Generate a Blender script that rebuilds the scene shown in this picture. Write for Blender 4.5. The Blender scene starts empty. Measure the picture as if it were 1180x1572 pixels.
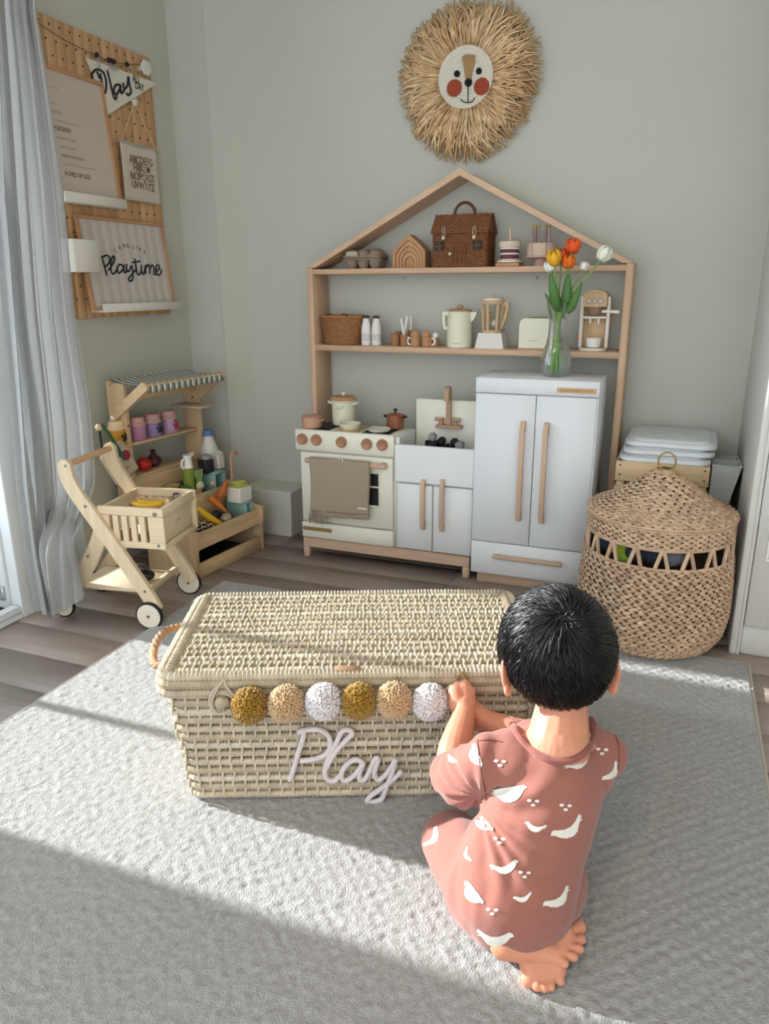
import bpy, bmesh, math, random
from math import sin, cos, pi, radians, sqrt
from mathutils import Matrix, Vector, noise
from mathutils.bvhtree import BVHTree
random.seed(7)
scene = bpy.context.scene
COL = scene.collection
# ------------------------------------------------------------------ camera
FPX = 1140.46; CAMH = 1.05
_p, _y, _r = radians(16.934), radians(-21.506), radians(0.319)
FW = Vector((sin(_y)*cos(_p), cos(_y)*cos(_p), -sin(_p)))
_rt = Vector((cos(_y), -sin(_y), 0)); _dn = FW.cross(_rt)
RT = _rt*cos(_r) + _dn*sin(_r); DN = -_rt*sin(_r) + _dn*cos(_r)
CAM = Vector((0, 0, CAMH))
cam_d = bpy.data.cameras.new('camera'); cam = bpy.data.objects.new('camera', cam_d); COL.objects.link(cam)
cam_d.sensor_fit = 'VERTICAL'; cam_d.sensor_height = 36; cam_d.lens = FPX/1572*36; cam_d.clip_start = .02
Bk = -FW; Up = -DN
cam.matrix_world = Matrix(((RT.x, Up.x, Bk.x, CAM.x), (RT.y, Up.y, Bk.y, CAM.y), (RT.z, Up.z, Bk.z, CAM.z), (0, 0, 0, 1)))
scene.camera = cam
# ------------------------------------------------------------------ light
SUN_EL = 20.0; SUN_DIR = Vector((1, .015, -math.tan(radians(SUN_EL)))).normalized()
w = bpy.data.worlds.new('world'); scene.world = w; w.use_nodes = True
bg = w.node_tree.nodes['Background']; bg.inputs[0].default_value = (.82, .91, 1.0, 1); bg.inputs[1].default_value = 2.6
sd = bpy.data.lights.new('sun', 'SUN'); sd.energy = 9.8; sd.angle = radians(1.2); sd.color = (1, .985, .99)
sun = bpy.data.objects.new('sun', sd); COL.objects.link(sun)
sun.rotation_mode = 'QUATERNION'; sun.rotation_quaternion = SUN_DIR.to_track_quat('-Z', 'Y'); sun.location = (-5, 1.2, 2.5)
vs = scene.view_settings; vs.view_transform = 'Standard'; vs.look = 'None'; vs.gamma = 1; vs.use_curve_mapping = False
vs.exposure = 0.32
scene.cycles.max_bounces = 10; scene.cycles.transparent_max_bounces = 12; scene.cycles.transmission_bounces = 8

# ------------------------------------------------------------------ pixels of the photograph -> rays -> points on a known surface
def ray(x, y): return RT*((x-590)/FPX) + DN*((y-786)/FPX) + FW
def at(x, y, X=None, Y=None, Z=None):
    d = ray(x, y)
    t = X/d.x if X is not None else (Y/d.y if Y is not None else (Z-CAMH)/d.z)
    return CAM + d*t
def onp(x, y, P, n):
    d = ray(x, y); n = Vector(n); return CAM + d*((Vector(P)-CAM).dot(n)/d.dot(n))
def dep(x, y, z): return CAM + ray(x, y)*z

# ------------------------------------------------------------------ materials
def lin(h):
    if isinstance(h, str):
        h = h.lstrip('#'); c = [int(h[i:i+2], 16)/255 for i in (0, 2, 4)]
        return tuple(v/12.92 if v <= .04045 else ((v+.055)/1.055)**2.4 for v in c)
    return h
MATS = {}
def mat(name, col='888888', rough=.6, var=.06, scale=12., stretch=(1, 1, 1), bump=0., bscale=150., col2=None, metal=0., spec=.4, sheen=0., sss=0., trans=0., alpha=1., bstretch=None, coat=0.):
    if name in MATS: return MATS[name]
    m = bpy.data.materials.new(name); m.use_nodes = True; nt = m.node_tree; b = nt.nodes['Principled BSDF']
    L = nt.links.new; c = lin(col)
    tc = nt.nodes.new('ShaderNodeTexCoord')
    if var or col2:
        mp = nt.nodes.new('ShaderNodeMapping'); mp.inputs['Scale'].default_value = stretch; L(tc.outputs['Object'], mp.inputs[0])
        nz = nt.nodes.new('ShaderNodeTexNoise'); nz.inputs['Scale'].default_value = scale; nz.inputs['Detail'].default_value = 4; L(mp.outputs[0], nz.inputs['Vector'])
        rp = nt.nodes.new('ShaderNodeValToRGB'); e = rp.color_ramp.elements
        e[0].position = .3; e[1].position = .7
        if col2: a, d = c, lin(col2)
        else: a, d = tuple(max(0, v*(1-var)) for v in c), tuple(min(1, v*(1+var)) for v in c)
        e[0].color = (*a, 1); e[1].color = (*d, 1)
        L(nz.outputs['Fac'], rp.inputs[0]); L(rp.outputs[0], b.inputs['Base Color'])
    else: b.inputs['Base Color'].default_value = (*c, 1)
    b.inputs['Roughness'].default_value = rough; b.inputs['Metallic'].default_value = metal; b.inputs['Specular IOR Level'].default_value = spec
    if sheen: b.inputs['Sheen Weight'].default_value = sheen
    if coat: b.inputs['Coat Weight'].default_value = coat
    if sss:
        b.inputs['Subsurface Weight'].default_value = sss; b.inputs['Subsurface Radius'].default_value = (.012, .004, .002); b.inputs['Subsurface Scale'].default_value = 1.0
    if bump:
        mp2 = nt.nodes.new('ShaderNodeMapping'); mp2.inputs['Scale'].default_value = bstretch or (1, 1, 1); L(tc.outputs['Object'], mp2.inputs[0])
        n2 = nt.nodes.new('ShaderNodeTexNoise'); n2.inputs['Scale'].default_value = bscale; n2.inputs['Detail'].default_value = 3; L(mp2.outputs[0], n2.inputs['Vector'])
        bp = nt.nodes.new('ShaderNodeBump'); bp.inputs['Strength'].default_value = bump; bp.inputs['Distance'].default_value = .004
        L(n2.outputs['Fac'], bp.inputs['Height']); L(bp.outputs[0], b.inputs['Normal'])
    MATS[name] = m; return m
def glass(name, tint=(1, 1, 1), refl=.12, rough=.0):
    if name in MATS: return MATS[name]
    m = bpy.data.materials.new(name); m.use_nodes = True; nt = m.node_tree; nt.nodes.clear(); L = nt.links.new
    o = nt.nodes.new('ShaderNodeOutputMaterial'); mx = nt.nodes.new('ShaderNodeMixShader'); t = nt.nodes.new('ShaderNodeBsdfTransparent'); g = nt.nodes.new('ShaderNodeBsdfGlossy')
    fr = nt.nodes.new('ShaderNodeLayerWeight'); fr.inputs[0].default_value = refl
    t.inputs[0].default_value = (*tint, 1); g.inputs['Roughness'].default_value = rough
    L(fr.outputs['Facing'], mx.inputs[0]); L(t.outputs[0], mx.inputs[1]); L(g.outputs[0], mx.inputs[2]); L(mx.outputs[0], o.inputs[0])
    MATS[name] = m; return m
def wood(name, col, var=.10, scale=9, along='x', rough=.55):
    s = {'x': (.6, 7, 7), 'y': (7, .6, 7), 'z': (7, 7, .6)}[along]
    return mat(name+'_'+along, col, rough, var, scale, s, bump=.08, bscale=60, bstretch=s)

# ------------------------------------------------------------------ mesh building
class MB:
    def __init__(self, M=None): self.V = []; self.F = []; self.M = M
    def add(self, V, F):
        n = len(self.V)
        if self.M is not None: V = [self.M @ Vector(v) for v in V]
        self.V += [tuple(v) for v in V]; self.F += [tuple(i+n for i in f) for f in F]; return self
    def box(self, lo, hi, b=.002):
        lo = [min(p, q) for p, q in zip(lo, hi)] if False else list(lo); hi = list(hi)
        for i in range(3):
            if lo[i] > hi[i]: lo[i], hi[i] = hi[i], lo[i]
        b = min(b, *[(hi[i]-lo[i])*.45 for i in range(3)])
        V = []; ix = {}
        for c in range(8):
            s = [(c >> i) & 1 for i in range(3)]
            for a in range(3):
                p = []
                for i in range(3):
                    e = hi[i] if s[i] else lo[i]
                    if i != a: e += -b if s[i] else b
                    p.append(e)
                ix[(c, a)] = len(V); V.append(p)
        F = []
        for a in range(3):
            u, v = (a+1) % 3, (a+2) % 3
            for s in (0, 1):
                q = [(s << a) | (p << u) | (r << v) for p, r in ((0, 0), (1, 0), (1, 1), (0, 1))]
                q = [ix[(c, a)] for c in q]; F.append(q if s else q[::-1])
        for a in range(3):      # edges along a
            u, v = (a+1) % 3, (a+2) % 3
            for su in (0, 1):
                for sv in (0, 1):
                    c0 = (su << u) | (sv << v); c1 = c0 | (1 << a)
                    q = [ix[(c0, u)], ix[(c1, u)], ix[(c1, v)], ix[(c0, v)]]
                    F.append(q if su == sv else q[::-1])
        for c in range(8): F.append([ix[(c, 0)], ix[(c, 1)], ix[(c, 2)]])
        return self.add(V, F)
    def prism(self, out, d0, d1, plane='xz'):
        f = {'xz': lambda u, v, w: (u, w, v), 'xy': lambda u, v, w: (u, v, w), 'yz': lambda u, v, w: (w, u, v)}[plane]
        n = len(out); V = [f(u, v, d0) for u, v in out] + [f(u, v, d1) for u, v in out]
        F = [list(range(n))[::-1], [i+n for i in range(n)]] + [(i, (i+1) % n, (i+1) % n+n, i+n) for i in range(n)]
        return self.add(V, F)
    def lathe(self, prof, c=(0, 0, 0), n=24, axis='z', sx=1., sy=1., wob=None):
        V = []; F = []
        for k, (r, z) in enumerate(prof):
            for i in range(n):
                a = 2*pi*i/n; q = r*(wob(a, z) if wob else 1); x, y = q*cos(a)*sx, q*sin(a)*sy
                p = (x, y, z) if axis == 'z' else ((z, x, y) if axis == 'x' else (y, z, x))
                V.append((p[0]+c[0], p[1]+c[1], p[2]+c[2]))
        m = len(prof)
        for k in range(m-1):
            for i in range(n):
                j = (i+1) % n; F.append((k*n+i, k*n+j, (k+1)*n+j, (k+1)*n+i))
        if prof[0][0] > 1e-5: F.append(tuple(range(n))[::-1])
        if prof[-1][0] > 1e-5: F.append(tuple((m-1)*n+i for i in range(n)))
        return self.add(V, F)
    def tube(self, pts, r, n=8, closed=False, flat=1., up=None):
        P = [Vector(p) for p in pts]; m = len(P)
        R = r if isinstance(r, (list, tuple)) else [r]*m
        V = []; F = []; nrm = None
        for i in range(m):
            if closed: t = P[(i+1) % m]-P[i-1]
            else: t = P[min(i+1, m-1)]-P[max(i-1, 0)]
            if t.length < 1e-9: t = Vector((0, 0, 1))
            t.normalize()
            if up is not None: nrm = Vector(up) - t*Vector(up).dot(t)
            elif nrm is None:
                nrm = t.cross(Vector((0, 0, 1)))
                if nrm.length < .1: nrm = t.cross(Vector((1, 0, 0)))
            else: nrm = nrm - t*nrm.dot(t)
            if nrm.length < 1e-6: nrm = t.cross(Vector((.3, .5, .8)))
            nrm.normalize(); bn = t.cross(nrm)
            for k in range(n):
                a = 2*pi*k/n; V.append(P[i] + nrm*(R[i]*cos(a)*flat) + bn*(R[i]*sin(a)))
        for i in range(m if closed else m-1):
            j = (i+1) % m
            for k in range(n):
                l = (k+1) % n; F.append((i*n+k, i*n+l, j*n+l, j*n+k))
        if not closed: F.append(tuple(range(n))[::-1]); F.append(tuple((m-1)*n+k for k in range(n)))
        return self.add(V, F)
    def ell(self, c, r, n=16, m=10, f=None):
        if not isinstance(r, (tuple, list)): r = (r, r, r)
        V = [(c[0], c[1], c[2]-r[2])]; F = []
        for k in range(1, m):
            t = -pi/2+pi*k/m
            for i in range(n):
                a = 2*pi*i/n; d = Vector((cos(t)*cos(a), cos(t)*sin(a), sin(t))); s = f(d) if f else 1
                V.append((c[0]+r[0]*d.x*s, c[1]+r[1]*d.y*s, c[2]+r[2]*d.z*s))
        V.append((c[0], c[1], c[2]+r[2])); T = len(V)-1
        for i in range(n):
            j = (i+1) % n; F.append((0, 1+j, 1+i)); F.append((T, 1+(m-2)*n+i, 1+(m-2)*n+j))
            for k in range(m-2): F.append((1+k*n+i, 1+k*n+j, 1+(k+1)*n+j, 1+(k+1)*n+i))
        return self.add(V, F)
    def quadgrid(self, G):
        n, m = len(G), len(G[0]); V = [p for row in G for p in row]
        return self.add(V, [(i*m+j, i*m+j+1, (i+1)*m+j+1, (i+1)*m+j) for i in range(n-1) for j in range(m-1)])
    def build(self, name, material, parent=None, smooth=True, ang=38, recalc=True):
        me = bpy.data.meshes.new(name); me.from_pydata(self.V, [], self.F)
        if recalc:
            b = bmesh.new(); b.from_mesh(me); bmesh.ops.recalc_face_normals(b, faces=b.faces); b.to_mesh(me); b.free()
        if smooth:
            me.polygons.foreach_set('use_smooth', [True]*len(me.polygons)); me.set_sharp_from_angle(angle=radians(ang))
        me.materials.append(material); me.update()
        o = bpy.data.objects.new(name, me); COL.objects.link(o)
        if parent is not None: o.parent = parent
        return o
def B(lo, hi, name, m, parent, b=.002): return MB().box(lo, hi, b).build(name, m, parent, ang=60)
def thing(name, label, cat, loc=(0, 0, 0), rotz=0., group=None):
    o = bpy.data.objects.new(name, None); COL.objects.link(o); o.empty_display_size = .05
    o.location = loc; o.rotation_euler = (0, 0, rotz); o['label'] = label; o['category'] = cat
    if group: o['group'] = group
    return o
def tag(o, label, cat, group=None, kind=None):
    o['label'] = label; o['category'] = cat
    if group: o['group'] = group
    if kind: o['kind'] = kind
    return o
def struct(o): o['kind'] = 'structure'; return o
def stuff(o): o['kind'] = 'stuff'; return o
def dup(root, loc, rotz=None, label=None, **swap):
    r = root.copy(); COL.objects.link(r); r.location = loc
    if rotz is not None: r.rotation_euler = (0, 0, rotz)
    if label: r['label'] = label
    for ch in list(root.children):
        c = ch.copy(); COL.objects.link(c); c.parent = r
        for g in ch.children:
            d = g.copy(); COL.objects.link(d); d.parent = c
    return r
def smooth_path(pts, k=6, closed=False):
    P = [Vector(p) for p in pts]; n = len(P); out = []
    for i in range(n if closed else n-1):
        if closed: a, b, c, d = P[i-1], P[i], P[(i+1) % n], P[(i+2) % n]
        else: a, b, c, d = P[max(i-1, 0)], P[i], P[i+1], P[min(i+2, n-1)]
        for s in range(k):
            t = s/k; out.append(.5*((2*b)+(c-a)*t+(2*a-5*b+4*c-d)*t*t+(3*b-a-3*c+d)*t**3))
    if not closed: out.append(P[-1])
    return out
def text_mesh(body, size, name, m, parent, matrix, depth=.0008, align='CENTER', bold=0., sx=1.):
    cu = bpy.data.curves.new('t', 'FONT'); cu.body = body; cu.size = size; cu.align_x = align; cu.align_y = 'CENTER'; cu.extrude = depth; cu.offset = bold; cu.resolution_u = 3
    t = bpy.data.objects.new('t', cu); COL.objects.link(t); bpy.context.view_layer.update()
    me = bpy.data.meshes.new_from_object(t.evaluated_get(bpy.context.evaluated_depsgraph_get()))
    bpy.data.objects.remove(t); bpy.data.curves.remove(cu)
    me.transform(matrix @ Matrix.Diagonal((sx, 1, 1, 1))); me.materials.clear(); me.materials.append(m); me.name = name
    o = bpy.data.objects.new(name, me); COL.objects.link(o)
    if parent is not None: o.parent = parent
    return o
def frame_m(o, ex, ey):
    ex = Vector(ex).normalized(); ey = Vector(ey); ey = (ey-ex*ey.dot(ex)).normalized(); ez = ex.cross(ey)
    return Matrix(((ex.x, ey.x, ez.x, o[0]), (ex.y, ey.y, ez.y, o[1]), (ex.z, ey.z, ez.z, o[2]), (0, 0, 0, 1)))
# ================================================================== the room
LW, BW = -2.0, 2.88           # left wall X, back wall Y
wallm = mat('wall_paint', 'c0bfb4', .85, .015, 3, bump=.03, bscale=250)
whitep = mat('white_paint', 'e4e4e0', .5, .02, 4)
# floor of separate planks
flm = [wood('floor_%d' % i, c, .14, 6, 'x', .38) for i, c in enumerate(('93857c', '8c7e75', '998a80', '887a71'))]
fl = struct(MB().box((-2.3, -2.2, -.06), (1.6, 3.0, -.012), .001).build('floor', mat('floor_joint', '3a322d', .8)))
rnd = random.Random(3); y = -2.2; row = 0
protos = {}
while y < 2.95:
    x = -2.3 - rnd.uniform(0, 1.2)
    while x < 1.6:
        x0, x1 = max(x, -2.3), min(x+1.2, 1.6)
        if x1-x0 > .02:
            key = round(x1-x0, 3); k = rnd.randrange(4)
            if (key, k) not in protos:
                o = MB().box((0, .0008, -.012), (x1-x0-.0012, .1592, 0), .0012).build('plank', flm[k], fl, ang=60); protos[(key, k)] = o
            else: o = protos[(key, k)].copy(); COL.objects.link(o)
            o.location = (x0, y, 0)
        x += 1.2
    y += .16; row += 1
# left wall with balcony door opening (Y .84..1.78)
OY0, OY1, OZ, OY2 = .765, 1.72, 2.15, 2.03
lwb = MB(); lwb.box((LW-.2, OY2, 0), (LW, BW+.2, 2.5), .001); lwb.box((LW-.2, OY0, OZ), (LW, OY2, 2.5), .001); lwb.box((LW-.2, -.35, 0), (LW, OY0, 2.5), .001); lwb.box((LW-.2, -2.2, 0), (LW, -1.75, 2.5), .001); lwb.box((LW-.2, -1.75, 2.2), (LW, -.35, 2.5), .001)  # unseen opening behind the camera added to let in side light
struct(lwb.build('wall_left', wallm, smooth=False))
struct(MB().box((LW-.2, BW, 0), (1.6, BW+.2, 2.5), .001).build('wall_back', wallm, smooth=False))
struct(MB().box((1.5, -2.2, 0), (1.7, BW, 2.5), .001).build('wall_right', wallm, smooth=False))
struct(MB().box((LW-.2, -2.2, 2.5), (1.7, BW+.2, 2.6), .001).build('ceiling', mat('ceiling_paint', 'dcdcd8', .9, .01)))
# boxed-in corner with a splayed face
c1 = at(291, 500, X=LW); c2 = at(342, 500, Y=c1.y); c3 = at(378, 350, Y=BW)
struct(MB().prism([(LW-.02, c1.y), (c2.x, c1.y), (c3.x, BW), (c3.x, BW+.02), (LW-.02, BW+.02)], 0, 2.5, 'xy').build('trim_1', wallm, smooth=False))
e = .006
struct(MB().box((c2.x-e, c1.y-e*.6, 0), (c2.x+e*.4, c1.y+.004, 2.5), .002).build('trim_2', wallm))
# low boxed baseboard on the back wall beside the stove
bb = at(448, 825, Z=0); bt = at(448, 757, Y=bb.y).z
struct(MB().box((c3.x+.001, bb.y, 0), (bb.x, BW, bt), .004).build('baseboard_back', mat('baseboard_paint', 'c9c8bd', .5, .02)))
struct(MB().box((bb.x, BW-.015, 0), (.22, BW, .09), .003).build('baseboard_back_low', mat('baseboard_paint', 'c9c8bd')))
struct(MB().box((LW, OY2+.005, 0), (LW+.015, c1.y, .09), .003).build('baseboard_left', mat('baseboard_paint', 'c9c8bd')))
# balcony door: fixed frame, leaf, pane, hinge
wf = thing('window_1', 'white balcony door', 'door'); del wf['label']; del wf['category']; struct(wf)
pvc = mat('pvc_white', 'dfe2e2', .35, .02, 4)
XF = -1.945; JY = 1.665; XO = LW-.2
fr = MB()
for x0, x1, dy in ((XO, XO+.05, .03), (XO+.05, XO+.085, .0), (XO+.085, XO+.15, .012), (XO+.15, XO+.20, .0), (XO+.20, XF-.012, .008), (XF-.012, XF, .0)): fr.box((x0, JY+dy, 0), (x1, OY1+.06, OZ), .003)
fr.box((XO, OY0-.04, 0), (XF, OY0+.07, OZ), .004)
fr.box((XO, OY0+.07, OZ-.06), (XF, JY, OZ), .004)
fr.build('door_frame', pvc, wf)
sl0 = MB(); sl0.box((XO, OY0+.07, 0), (XF, JY, .020), .003); sl0.box((XF-.045, OY0+.07, .020), (XF-.004, JY, .042), .004); sl0.box((XO+.09, OY0+.07, .02), (XO+.14, JY, .05), .003); sl0.build('threshold', pvc, wf)
MB().box((XO+.15, OY0+.07, .019), (XF-.05, JY, .024), .001).build('track_groove', mat('rubber_black', '1a1a1a', .7, 0), wf)
lf = MB(); a0, a1 = OY0+.07, JY+.02; X0, X1 = XO+.005, XO+.05
lf.box((X0, a1-.03, .02), (X1, a1, OZ-.06), .004); lf.box((X0, a0, .02), (X1, a0+.02, OZ-.06), .004)
lf.box((X0, a0+.02, .02), (X1, a1-.03, .25), .004); lf.box((X0, a0+.02, OZ-.13), (X1, a1-.03, OZ-.06), .004)
lf.box((X0+.005, 1.232, .25), (X1-.012, 1.262, OZ-.13), .003)
lf.build('door_leaf', pvc, wf)
l2 = MB(); l2.box((X0, OY1+.06, .0), (X1, OY2, .25), .004); l2.box((X0, OY1+.06, OZ-.1), (X1, OY2, OZ), .004); l2.box((X0, OY2-.03, .25), (X1, OY2, OZ-.1), .004); l2.build('side_light', pvc, wf)
MB().box((X0+.02, OY1+.06, .25), (X0+.024, OY2-.03, OZ-.1), .0005).build('pane', glass('window_glass', (.96, .98, .98), .08), wf)
MB().box((X0+.02, a0+.02, .25), (X0+.024, a1-.03, OZ-.13), .0005).build('pane', glass('window_glass', (.96, .98, .98), .08), wf)
hg = MB(); hg.box((XO+.10, JY-.012, .055), (XO+.19, JY+.010, .105), .003)
for xx, zz in ((.115, .092), (.172, .092), (.115, .068), (.172, .068)): hg.lathe([(.0055, 0), (.0055, -.004), (0, -.004)], (XO+xx, JY-.012, zz), 10, 'y')
hg.build('hinge', mat('hinge_metal', 'b9bcbd', .3, .02, metal=.7), wf)
# built-in wardrobe at the right
wr = thing('wardrobe', 'white built-in wardrobe with panelled door at the right edge', 'wardrobe', (.22, 2.223, 0))
wm = mat('wardrobe_white', 'd9d7d1', .45, .02, 3)
B((0, 0, 0), (.018, BW-2.226, 2.35), 'side_panel', wm, wr)
B((.018, .0, .0), (.028, .02, 2.35), 'stile', wm, wr)
B((.0295, -.004, .095), (.62, .016, 2.32), 'door', wm, wr, .003)
B((.0295, .012, 0), (1.27, .024, .092), 'kick_board', wm, wr, .002)
d2 = B((.6235, -.004, .095), (1.25, .016, 2.32), 'door', wm, wr, .003)
B((.03, .024, 2.3), (1.27, BW-2.226, 2.35), 'top_panel', wm, wr)
pp = at(1175, 862, Y=2.219) - Vector((.22, 2.223, 0))
MB().box((pp.x-.002, -.0065, pp.z), (.52, -.004, pp.z+.008), .001).box((pp.x-.002, -.0065, pp.z+.008), (pp.x+.006, -.004, 2.2), .001).build('door_moulding', mat('white_paint'), wr)
# ------------------------------------------------------------------ rug
def rugh(x, y):
    n1 = noise.noise((x*48, y*62, 0)); n2 = noise.noise((x*120, y*120, 5)); n3 = noise.noise((x*9, y*9, 2))
    ck = sin(x*2*pi/.032)*sin(y*2*pi/.032)
    t = .5+.5*noise.noise((x*2.2, y*2.2, 9)); t = max(0, min(1, (x+.9)/.9))*.6+t*.3
    return .013 + .0021*n1*(1.2-t*.6) + .0016*n2 + .0010*(1 if ck > 0 else -1)*t + .0006*n3
RX0, RX1, RY0, RY1 = -1.487, .268, .02, 2.157
nx, ny = 440, 540; G = []
for i in range(ny+1):
    yy = RY0+(RY1-RY0)*i/ny; rowp = []
    for j in range(nx+1):
        xx = RX0+(RX1-RX0)*j/nx
        ed = min(xx-RX0, RX1-xx, yy-RY0, RY1-yy)
        rowp.append((xx, yy, .003+(rugh(xx, yy)-.003)*min(1, (ed+.001)/.008)))
    G.append(rowp)
rm = mat('rug_pile', '9c9a97', .95, .0, 90, col2='b3b1ae', bump=1., bscale=330, sheen=.2, spec=.1)
rug = thing('area_rug', 'pale grey tufted rug on the wooden floor under the woven chest', 'rug')
stuff(MB().quadgrid(G).build('pile', rm, rug, recalc=False))
em = mat('rug_binding', 'aea79c', .9, .08, 200)
ed = MB()
for a, b in (((RX0, RY0), (RX0, RY1)), ((RX0, RY1), (RX1, RY1)), ((RX1, RY1), (RX1, RY0))):
    ed.tube([(a[0], a[1], .0055), (b[0], b[1], .0055)], .0055, 8)
ed.build('bound_edge', em, rug)
# ------------------------------------------------------------------ curtain
ct = thing('curtain', 'long light grey linen curtain hanging in folds by the balcony door', 'curtain')
cm = mat('linen_grey', 'adadab', .9, .06, 300, (1, 1, .25), bump=.25, bscale=700, sheen=.3)
_ce = [(lambda q: (q.z, q.y))(at(px, py, X=-1.85)) for px, py in ((58, -40), (58, 20), (77, 150), (97, 300), (112, 480), (136, 640), (142, 720), (140, 800), (146, 900))]
_cl = [(lambda q: (q.z, q.y))(at(px, py, X=-1.88)) for px, py in ((-25, -40), (-12, 300), (14, 600), (26, 750), (42, 860), (58, 940))]
def cedge(z, T=None):
    T = T or _ce
    if z >= T[0][0]: return T[0][1]
    for (za, ya), (zb, yb) in zip(T, T[1:]):
        if z >= zb: return yb+(ya-yb)*(z-zb)/(za-zb)
    return T[-1][1]
G = []; NS = 150
for iz in range(0, 61):
    z = 2.42*(1-iz/60)
    if z < .02: z = .02
    rowp = []
    lowf = max(0, 1-z/.45)
    for j in range(NS+1):
        s = j/NS
        Y0 = cedge(z, _cl); Y1 = cedge(z)-.012
        Yc = Y0+(Y1-Y0)*s
        ph = s*2*pi*5.2+.35*sin(z*1.7+s*4)
        amp = .028+.012*sin(s*9+z)
        X = -1.875+amp*sin(ph)+.003*sin(ph*2.3+z*3) + .02*s
        def ss(v): v = max(0, min(1, v)); return v*v*(3-2*v)
        t_ = max(0, (s-.30)/.70); wb_ = ss((.40-z)/.15)*ss((s-.22)/.3)
        tx_ = -1.855+.17*t_+.016*sin(t_*9+z*6); ty_ = 1.655+.012*sin(t_*11)+.02*t_
        X = X*(1-wb_)+tx_*wb_; Yc = Yc*(1-wb_)+ty_*wb_
        zz = z
        if iz > 52: zz = z + .11*max(0, (s-.5)/.5)**1.2*((iz-52)/8)
        rowp.append((X, Yc+.012*sin(ph*2+1.), zz))
    G.append(rowp)
co = MB().quadgrid(G).build('cloth', cm, ct, recalc=False, ang=180)
nt = cm.node_tree; L = nt.links.new; pb_ = nt.nodes['Principled BSDF']; mo_ = nt.nodes['Material Output']
tl2 = nt.nodes.new('ShaderNodeBsdfTranslucent'); tl2.inputs[0].default_value = (.42, .43, .44, 1); tr2 = nt.nodes.new('ShaderNodeBsdfTransparent')
m1 = nt.nodes.new('ShaderNodeMixShader'); m1.inputs[0].default_value = .15; m2 = nt.nodes.new('ShaderNodeMixShader'); m2.inputs[0].default_value = .15
L(pb_.outputs[0], m1.inputs[1]); L(tl2.outputs[0], m1.inputs[2]); L(m1.outputs[0], m2.inputs[1]); L(tr2.outputs[0], m2.inputs[2]); L(m2.outputs[0], mo_.inputs[0])

# invented ceiling lamp, added for warm fill light (above and behind the camera)
cl = thing('ceiling_lamp', 'added unseen round white ceiling lamp for warm fill light', 'lamp', (-.3, -.5, 2.5))
MB().lathe([(0, 0), (.22, 0), (.22, -.03), (.20, -.035), (0, -.035)], (0, 0, 0), 40).build('lamp_body', mat('white_paint'), cl)
dfm = bpy.data.materials.new('lamp_diffuser'); dfm.use_nodes = True; dfm.node_tree.nodes['Principled BSDF'].inputs['Emission Color'].default_value = (1, .80, .58, 1); dfm.node_tree.nodes['Principled BSDF'].inputs['Emission Strength'].default_value = 22
MB().lathe([(.20, -.035), (.19, -.06), (.10, -.075), (0, -.078)], (0, 0, 0), 40).build('diffuser', dfm, cl)
# ================================================================== house-shaped hutch
beech = wood('beech', 'cdab8d', .10, 9, 'x'); beechz = wood('beech', 'cdab8d', .10, 9, 'z')
pwhite = mat('toy_white', 'e2e3e2', .45, .015, 4)
pcream = mat('toy_cream', 'e6e2d2', .5, .015, 4)
black = mat('black_matt', '17171a', .55, .0)
HX0, HX1, HY0, HY1 = -1.392, -.178, 2.722, 2.862
hu = thing('house_shelf', 'tall beech house-shaped open shelf with pitched roof behind the toy kitchen', 'shelf', (0, 0, 0))
B((HX0, HY0, 0), (HX0+.024, HY1, 1.118), 'side_post', beechz, hu)
B((HX1-.024, HY0, 0), (HX1, HY1, 1.118), 'side_post', beechz, hu)
S1, S2 = 1.113, .826
B((HX0+.024, HY0, S1-.02), (HX1-.024, HY1, S1), 'shelf_board', beech, hu)
B((HX0+.024, HY0, S2-.022), (HX1-.024, HY1, S2), 'shelf_board', beech, hu)
AX, AZ = (HX0+HX1)/2, 1.441; t = .021
for s in (-1, 1):
    ex = HX0 if s < 0 else HX1
    d = Vector((AX-ex, AZ-1.118)).normalized(); n = Vector((-d.y, d.x)) if s < 0 else Vector((d.y, -d.x))
    a = Vector((ex, 1.1185)); p = Vector((AX, AZ))
    # underside meets at the mitre
    k = t/abs(n.y)
    MB().prism([tuple(a), (AX, AZ), (AX, AZ-k), (ex+(.024+.012)*(-s), 1.1185)], HY0, HY1, 'xz').build('roof_board', beech, hu, ang=20)
for px in (620, 823):
    q = at(px, 424, Y=HY0+.03); hk = MB().tube(smooth_path([(q.x, q.y, S1-.02), (q.x, q.y, q.z-.004), (q.x+.005, q.y-.006, q.z-.008), (q.x+.003, q.y-.012, q.z-.001)]), .0022, 6)
    hk.build('cup_hook', mat('hook_steel', 'b8b8b8', .3, 0, metal=.9), hu)
# ================================================================== toy stove and sink unit
KY = 2.51; KB = 2.716
kt = thing('toy_kitchen', 'white wooden toy kitchen with stove, round knobs and farmhouse sink', 'toy kitchen', (0, 0, 0))
oak = wood('oak_base', 'c6a78e', .10, 9, 'x'); oakz = wood('oak_base', 'c6a78e', .10, 9, 'z')
OX0, OX1 = -1.359, -.951; SX1 = -.647; TOP = .524; BZ = .085
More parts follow.
